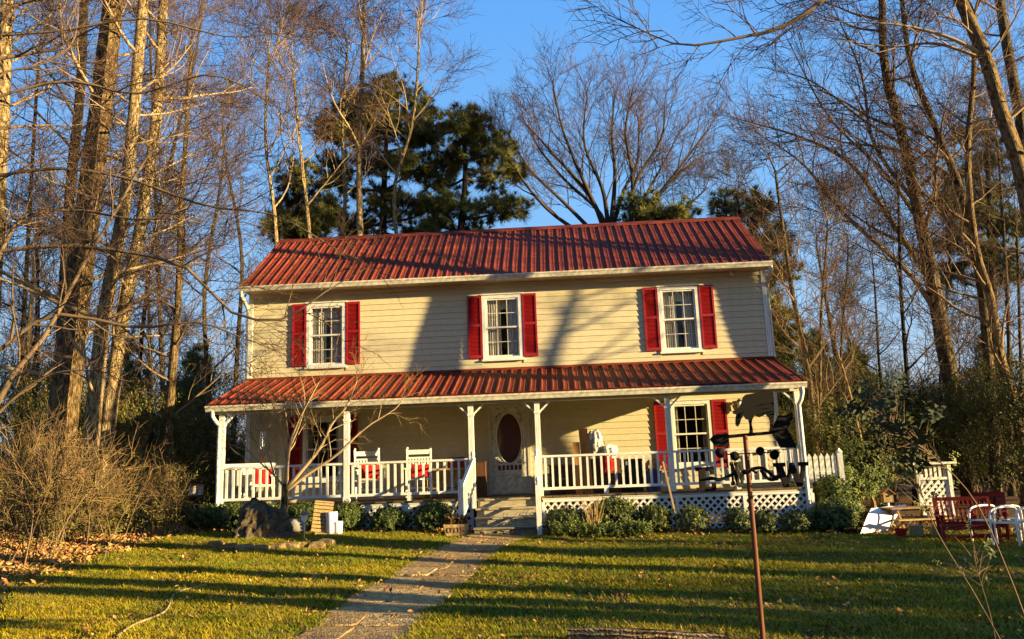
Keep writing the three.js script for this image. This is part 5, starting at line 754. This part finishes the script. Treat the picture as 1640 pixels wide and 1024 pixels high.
// ---------------------------------------------------------------- wind vane near the camera
{
  const z = 13.4, S0 = 5.69, at = (x, y) => atZ(1120 + x / S0, 620 + y / S0, z), o = at(432, 610), t = thing('wind_vane', 'rusty pole wind vane with dark metal cow, cups and compass letters', 'wind vane', G(o.x, z)), gy = t.position.y;
  const L = (x, y) => { const v = at(x, y); return V(v.x - o.x, v.y - gy, 0); };   // local coordinates on the vane's own plane
  const top = L(425, 450).y; mesh('pole', new THREE.CylinderGeometry(.017, .02, L(440, 700).y + .4, 12).translate(0, (L(440, 700).y - .4) / 2 + .2, 0), M.rust, t); mesh('spindle', new THREE.CylinderGeometry(.006, .006, top - L(440, 700).y + .02, 8).translate(0, (top + L(440, 700).y) / 2, 0), M.rust, t);
  const plate = (name, pts, mat, z0, parent = t, th = .006) => { const g = new THREE.ExtrudeGeometry(new THREE.Shape(pts.map(p => { const v = L(...p); return new THREE.Vector2(v.x, v.y); })), { depth: th, bevelEnabled: false }); return mesh(name, g, mat, parent, [0, 0, z0]); };
  const ar = new THREE.Group(); ar.name = 'arrow'; t.add(ar);
  plate('cow', [[655, 30], [610, 25], [560, 45], [480, 62], [420, 72], [395, 95], [382, 140], [365, 180], [345, 208], [300, 222], [308, 245], [335, 252], [328, 290], [328, 345], [348, 366], [366, 340], [380, 292], [402, 262], [420, 295], [445, 300], [455, 350], [456, 400], [446, 432], [488, 430], [484, 380], [474, 340], [480, 300], [500, 262], [545, 278], [580, 265], [600, 250], [630, 280], [645, 330], [640, 380], [632, 412], [676, 408], [664, 340], [672, 290], [682, 230], [676, 150], [674, 90], [668, 50]], M.vane, .004, ar, .012);
  plate('arrow_shaft', [[255, 438], [665, 402], [668, 430], [258, 470]], M.vane, -.004, ar); plate('arrow_tip', [[95, 480], [128, 440], [262, 420], [275, 545], [150, 545]], M.vane, -.005, ar, .008);
  plate('arrow_tail', [[655, 400], [720, 260], [780, 262], [852, 230], [848, 300], [808, 392], [840, 450], [888, 556], [742, 556], [700, 480], [672, 440]], M.vane, -.006, ar, .009);
  const yc = L(432, 607).y; mesh('cup_arm', mergeGeometries([new THREE.CylinderGeometry(.004, .004, L(682, 607).x - L(180, 607).x, 6).rotateZ(Math.PI / 2).translate((L(682, 0).x + L(180, 0).x) / 2, yc, .02), new THREE.CylinderGeometry(.004, .004, .4, 6).rotateX(Math.PI / 2).rotateY(.5).translate(0, yc, .0)]), M.vane, t);
  for (const [x, y, r, zz] of [[183, 605, 46, .02], [284, 636, 42, .14], [600, 582, 41, -.14], [683, 620, 46, .02]]) { const v = L(x, y); mesh('cup', new THREE.SphereGeometry(r / S0 * (camera.position.z - z) / F, 18, 10, 0, Math.PI * 2, 0, Math.PI * .55).rotateX(x < 430 ? 1.2 : -1.2).rotateY(.5), M.vane, t, [v.x, v.y, zz]); }
  const yd = L(445, 785).y, letter = (c, x, y, h, turn, zz) => { const v = L(x, y), s = h / S0 * (camera.position.z - z) / F, g = new TextGeometry(c, { font, size: s, depth: .008, curveSegments: 4, bevelEnabled: true, bevelSize: .008, bevelThickness: .002, bevelSegments: 1 }); g.computeBoundingBox(); const b = g.boundingBox; g.translate(-(b.min.x + b.max.x) / 2, -(b.min.y + b.max.y) / 2, -.003); mesh('letter', g, M.vane, t, [v.x, v.y, zz], [0, turn, 0]); };
  letter('E', 60, 840, 190, .1, 0); letter('W', 842, 800, 195, 0, 0); letter('N', 385, 790, 190, 1.05, -.24); letter('S', 300, 800, 190, 1.0, .24);
  const scroll = l => { const q = spline(l.map(a => L(...a)), 30); return new TB().tube(q, q.map(() => .012), 6).geo(); }; mesh('scroll_arm', scroll([[440, 770], [500, 745], [570, 740], [630, 775], [680, 815], [740, 820]]), M.vane, t); mesh('scroll_arm', scroll([[560, 755], [600, 810], [650, 845], [720, 835]]), M.vane, t); mesh('scroll_arm', scroll([[440, 780], [380, 790], [300, 800], [240, 830], [180, 845], [110, 830]]), M.vane, t); mesh('scroll_arm', new TB().tube([V(0, yd, -.24), V(0, yd + .02, -.12), V(0, yd, 0), V(0, yd + .02, .12), V(0, yd, .24)], [.008, .008, .008, .008, .008], 6).geo(), M.vane, t);
}
// saplings, log and stick in the foreground
{
  const R = RNG(400), sap = (lab, l, z, r, leaves, col, sz) => { const p = px(l, z), b = G(p[0].x, z), t = thing('sapling', lab, 'sapling', b), q = spline([b, ...p.slice(1)], 16), tb = new TB(); tb.tube(q, q.map((_, i) => r * (1 - .7 * i / 16)), 6); const li = [], co = []; for (let k = 0; k < leaves; k++) { const [s, d] = along(q, .55 + .44 * R()), nd = d.clone().addScaledVector(rdir(R), .9).normalize(), w = wander(R, s, nd, .12 + R() * .22, 3, .2, -.05); tb.tube(w, [.003, .0025, .002, .001], 3); li.push(M4d(w[3].clone().sub(b), nd.clone().add(V(0, -.3, 0)).normalize(), R() * 6, sz * (.7 + R() * .6))); const c = .7 + R() * .7; co.push(C(col[0] * c, col[1] * c, col[2] * c)); } mesh('stem', tb.geo(b), M.limb, t); inst('leaves', bigSprig, M.leaf, li, co, t); };
  sap('leafy sapling with tan stem slanting before the picnic table', [[1625, 1060], [1560, 950], [1500, 850], [1478, 795], [1470, 775]], 13, .0065, 26, [.12, .12, .03], .45);
  sap('dark leafed sapling arching left above the red bench', [[1680, 1080], [1620, 930], [1560, 800], [1500, 735], [1440, 690], [1420, 672]], 13.6, .0065, 70, [.028, .034, .011], .7);
  sap('short leafy sapling at the lower right corner', [[1600, 1050], [1585, 980], [1570, 930], [1560, 890]], 12.6, .005, 16, [.10, .11, .03], .4);
  const a = onG(912, 1029), b = onG(1160, 1040), lg = new TB(), pl = spline([a, a.clone().lerp(b, .4).add(V(0, .02, .05)), b], 14).map(v => v.add(V(0, .045, 0))); lg.tube(pl, pl.map(() => .07), 12, (x, l) => .08 * Math.sin(x * 3 + l * 2)); const lt = thing('fallen_log', 'bark covered log lying at the bottom edge of the lawn', 'log', a); mesh('log_body', lg.geo(a), M.bark, lt); mesh('cut_end', new THREE.CircleGeometry(.072, 16), M.paleWood, lt, [-.002, .045, 0], [0, -Math.PI / 2, 0]);
  const st = spline([[185, 1026], [215, 1005], [262, 985], [285, 952], [330, 940]].map(p => onG(...p).add(V(0, .025, 0))), 24), s0 = st[0].clone(), sg = new TB(); sg.tube(st, st.map((_, i) => .016 * (1 - .5 * i / 24)), 6); const br = wander(R, st[12], V(-.6, .1, -.7).normalize(), .5, 4, .1, -.02); sg.tube(br, [.008, .007, .006, .004, .002], 4); tag(mesh('fallen_branch', sg.geo(s0), M.limbPale, scene, s0.toArray()), 'pale fallen branch lying on the left lawn', 'branch');
}

// woods behind the viewer: they are mirrored in the panes and return the sun's warmth to the shaded front
{
  const R = RNG(610), l = [[], [], []], tr = [], ev = [], ec = [];
  for (let i = 0; i < 130; i++) { const x = -42 + R() * 62, z = 29 + R() * 16 + Math.max(0, x) * .55, h = 9 + R() * 8; tr.push(M4(V(x, ground(x, z) + h / 2, z), (R() - .5) * .1, R() * 6, (R() - .5) * .1, V(1 + R(), h, 1 + R()))); for (let k = 0; k < 12; k++) l[k % 3].push(M4d(V(x + (R() - .5) * 3, h * (.3 + .7 * R()), z + (R() - .5) * 3), rdir(R).add(V(0, .6, 0)).normalize(), R() * 6, 2 + R() * 1.5)); }
  for (let i = 0; i < 5200; i++) { const x = -44 + R() * 64, z = 31 + R() * 14 + Math.max(0, x) * .55, y = ground(x, z) + Math.pow(R(), 1.3) * (6 + 3 * N3(x * .2, 1, z * .2)); ev.push(M4d(V(x, y, z), rdir(R).add(V(0, .6, 0)).normalize(), R() * 6, 3.5 + R() * 2)); const k = .7 + R() * .7; ec.push(C(.12 * k, .085 * k, .035 * k)); }
  const m = new THREE.Group(); m.name = 'facing_woods'; tag(m, 'wood edge behind the viewer, facing the house across the lawn', 'woods', null, 'stuff'); scene.add(m);
  inst('facing_trunks', new THREE.CylinderGeometry(.12, .17, 1, 7), M.bark, tr, null, m); l.forEach((q, i) => inst('facing_branches', sprays[i], M.twig, q, null, m)); inst('facing_brush', tuftGeo, M.needle, ev, ec, m);
}

// ---------------------------------------------------------------- grass and fallen leaves
{
  const R = RNG(500), blade = []; for (let i = 0; i < 9; i++) { const a = R() * 6.28, h = .018 + R() * .026, w = .0042, bx = (R() - .5) * .07, bz = (R() - .5) * .07, l = .4 + R() * .8; blade.push(bx - Math.sin(a) * w, 0, bz + Math.cos(a) * w, bx + Math.sin(a) * w, 0, bz - Math.cos(a) * w, bx + Math.cos(a) * h * l, h, bz + Math.sin(a) * h * l); }
  const tuft = triGeo(blade), l = [], c = [];
  for (let i = 0; i < 240000; i++) {
    const t = Math.pow(R(), 1.15), z = 13.6 - t * 11.4, hw = (camera.position.z - z) * .66, x = 1.0 + (R() * 2 - 1) * hw + (z - 19) * -.0, lit = litterAmt(x, z);
    if (x < -12 || x > 12 || R() < lit * .9) continue; if (pathDist(x, z) < .53 + .12 * N3(x * 3, 4, z * 3) - .06 * R()) continue; if (z < 3.1 && x > -.8 && x < .9) continue;
    const pa = fbm(x * .55, 5, z * .55, 3), moss = fbm(x * 1.3 + 9, 1, z * 1.3, 2); const bare = fbm(x * 1.1 + 3, 9, z * 1.1, 3); if (bare < -.10 && R() < .85) continue;
    const s = (.6 + R() * .8) * (1 + .5 * pa); l.push(M4(V(x, ground(x, z) - .004, z), (R() - .5) * .4, R() * 6.28, (R() - .5) * .4, V(s * 1.2, s * (.8 + R() * .5), s * 1.2)));
    const k = .75 + R() * .6, dry = R() < .14 + .6 * Math.max(0, -pa); const yl = clamp(.5 + moss * 1.6 + .5 * sstep(-.5, -3, x) * sstep(6.5, 9, z), 0, 1.3); c.push(dry ? C(.27 * k, .175 * k, .05 * k) : C((.12 + .14 * yl) * k, (.145 + .065 * yl) * k, .008 * k));
  }
  const gi = inst('grass', tuft, M.grass, l, c); tag(gi, 'short yellow green lawn grass in front of the house', 'grass', null, 'stuff');
  const lf = triGeo([0, 0, -.05, -.03, .008, 0, 0, -.004, 0, 0, 0, -.05, 0, -.004, 0, .03, .012, .004, 0, .012, .055, 0, -.004, 0, -.03, .008, 0, 0, .012, .055, .03, .012, .004, 0, -.004, 0]), ll = [], lc = [];
  for (let i = 0; i < 60000; i++) { const big = i < 46000, x = big ? (R() < .72 ? -13 + R() * 8 : -6 + R() * 17) : -9 + R() * 19, z = big ? -1 + R() * 13 : 2.4 + R() * 11, k = litterAmt(x, z); if (R() > (big ? k : .30 * (fbm(x * 1.1 + 3, 9, z * 1.1, 3) < -.06 ? 1.6 : .22))) continue; if (z < 2.2 && x > -6.4 && x < 6.5) continue; const s = (.6 + R() * .8) * (big ? .85 : .5); ll.push(M4(V(x, ground(x, z) + .012 + R() * .05, z), (R() - .5) * 1.8, R() * 6.28, (R() - .5) * 1.8, s)); const q = .6 + R() * .8, h = R(); lc.push(h < .6 ? C(.33 * q, .16 * q, .05 * q) : h < .85 ? C(.42 * q, .27 * q, .11 * q) : C(.2 * q, .085 * q, .04 * q)); }
  const li = inst('leaf_litter', lf, M.litter, ll, lc); tag(li, 'fallen brown leaves over the bank and along the beds', 'leaf litter', null, 'stuff');
}
renderer.render(scene, camera);
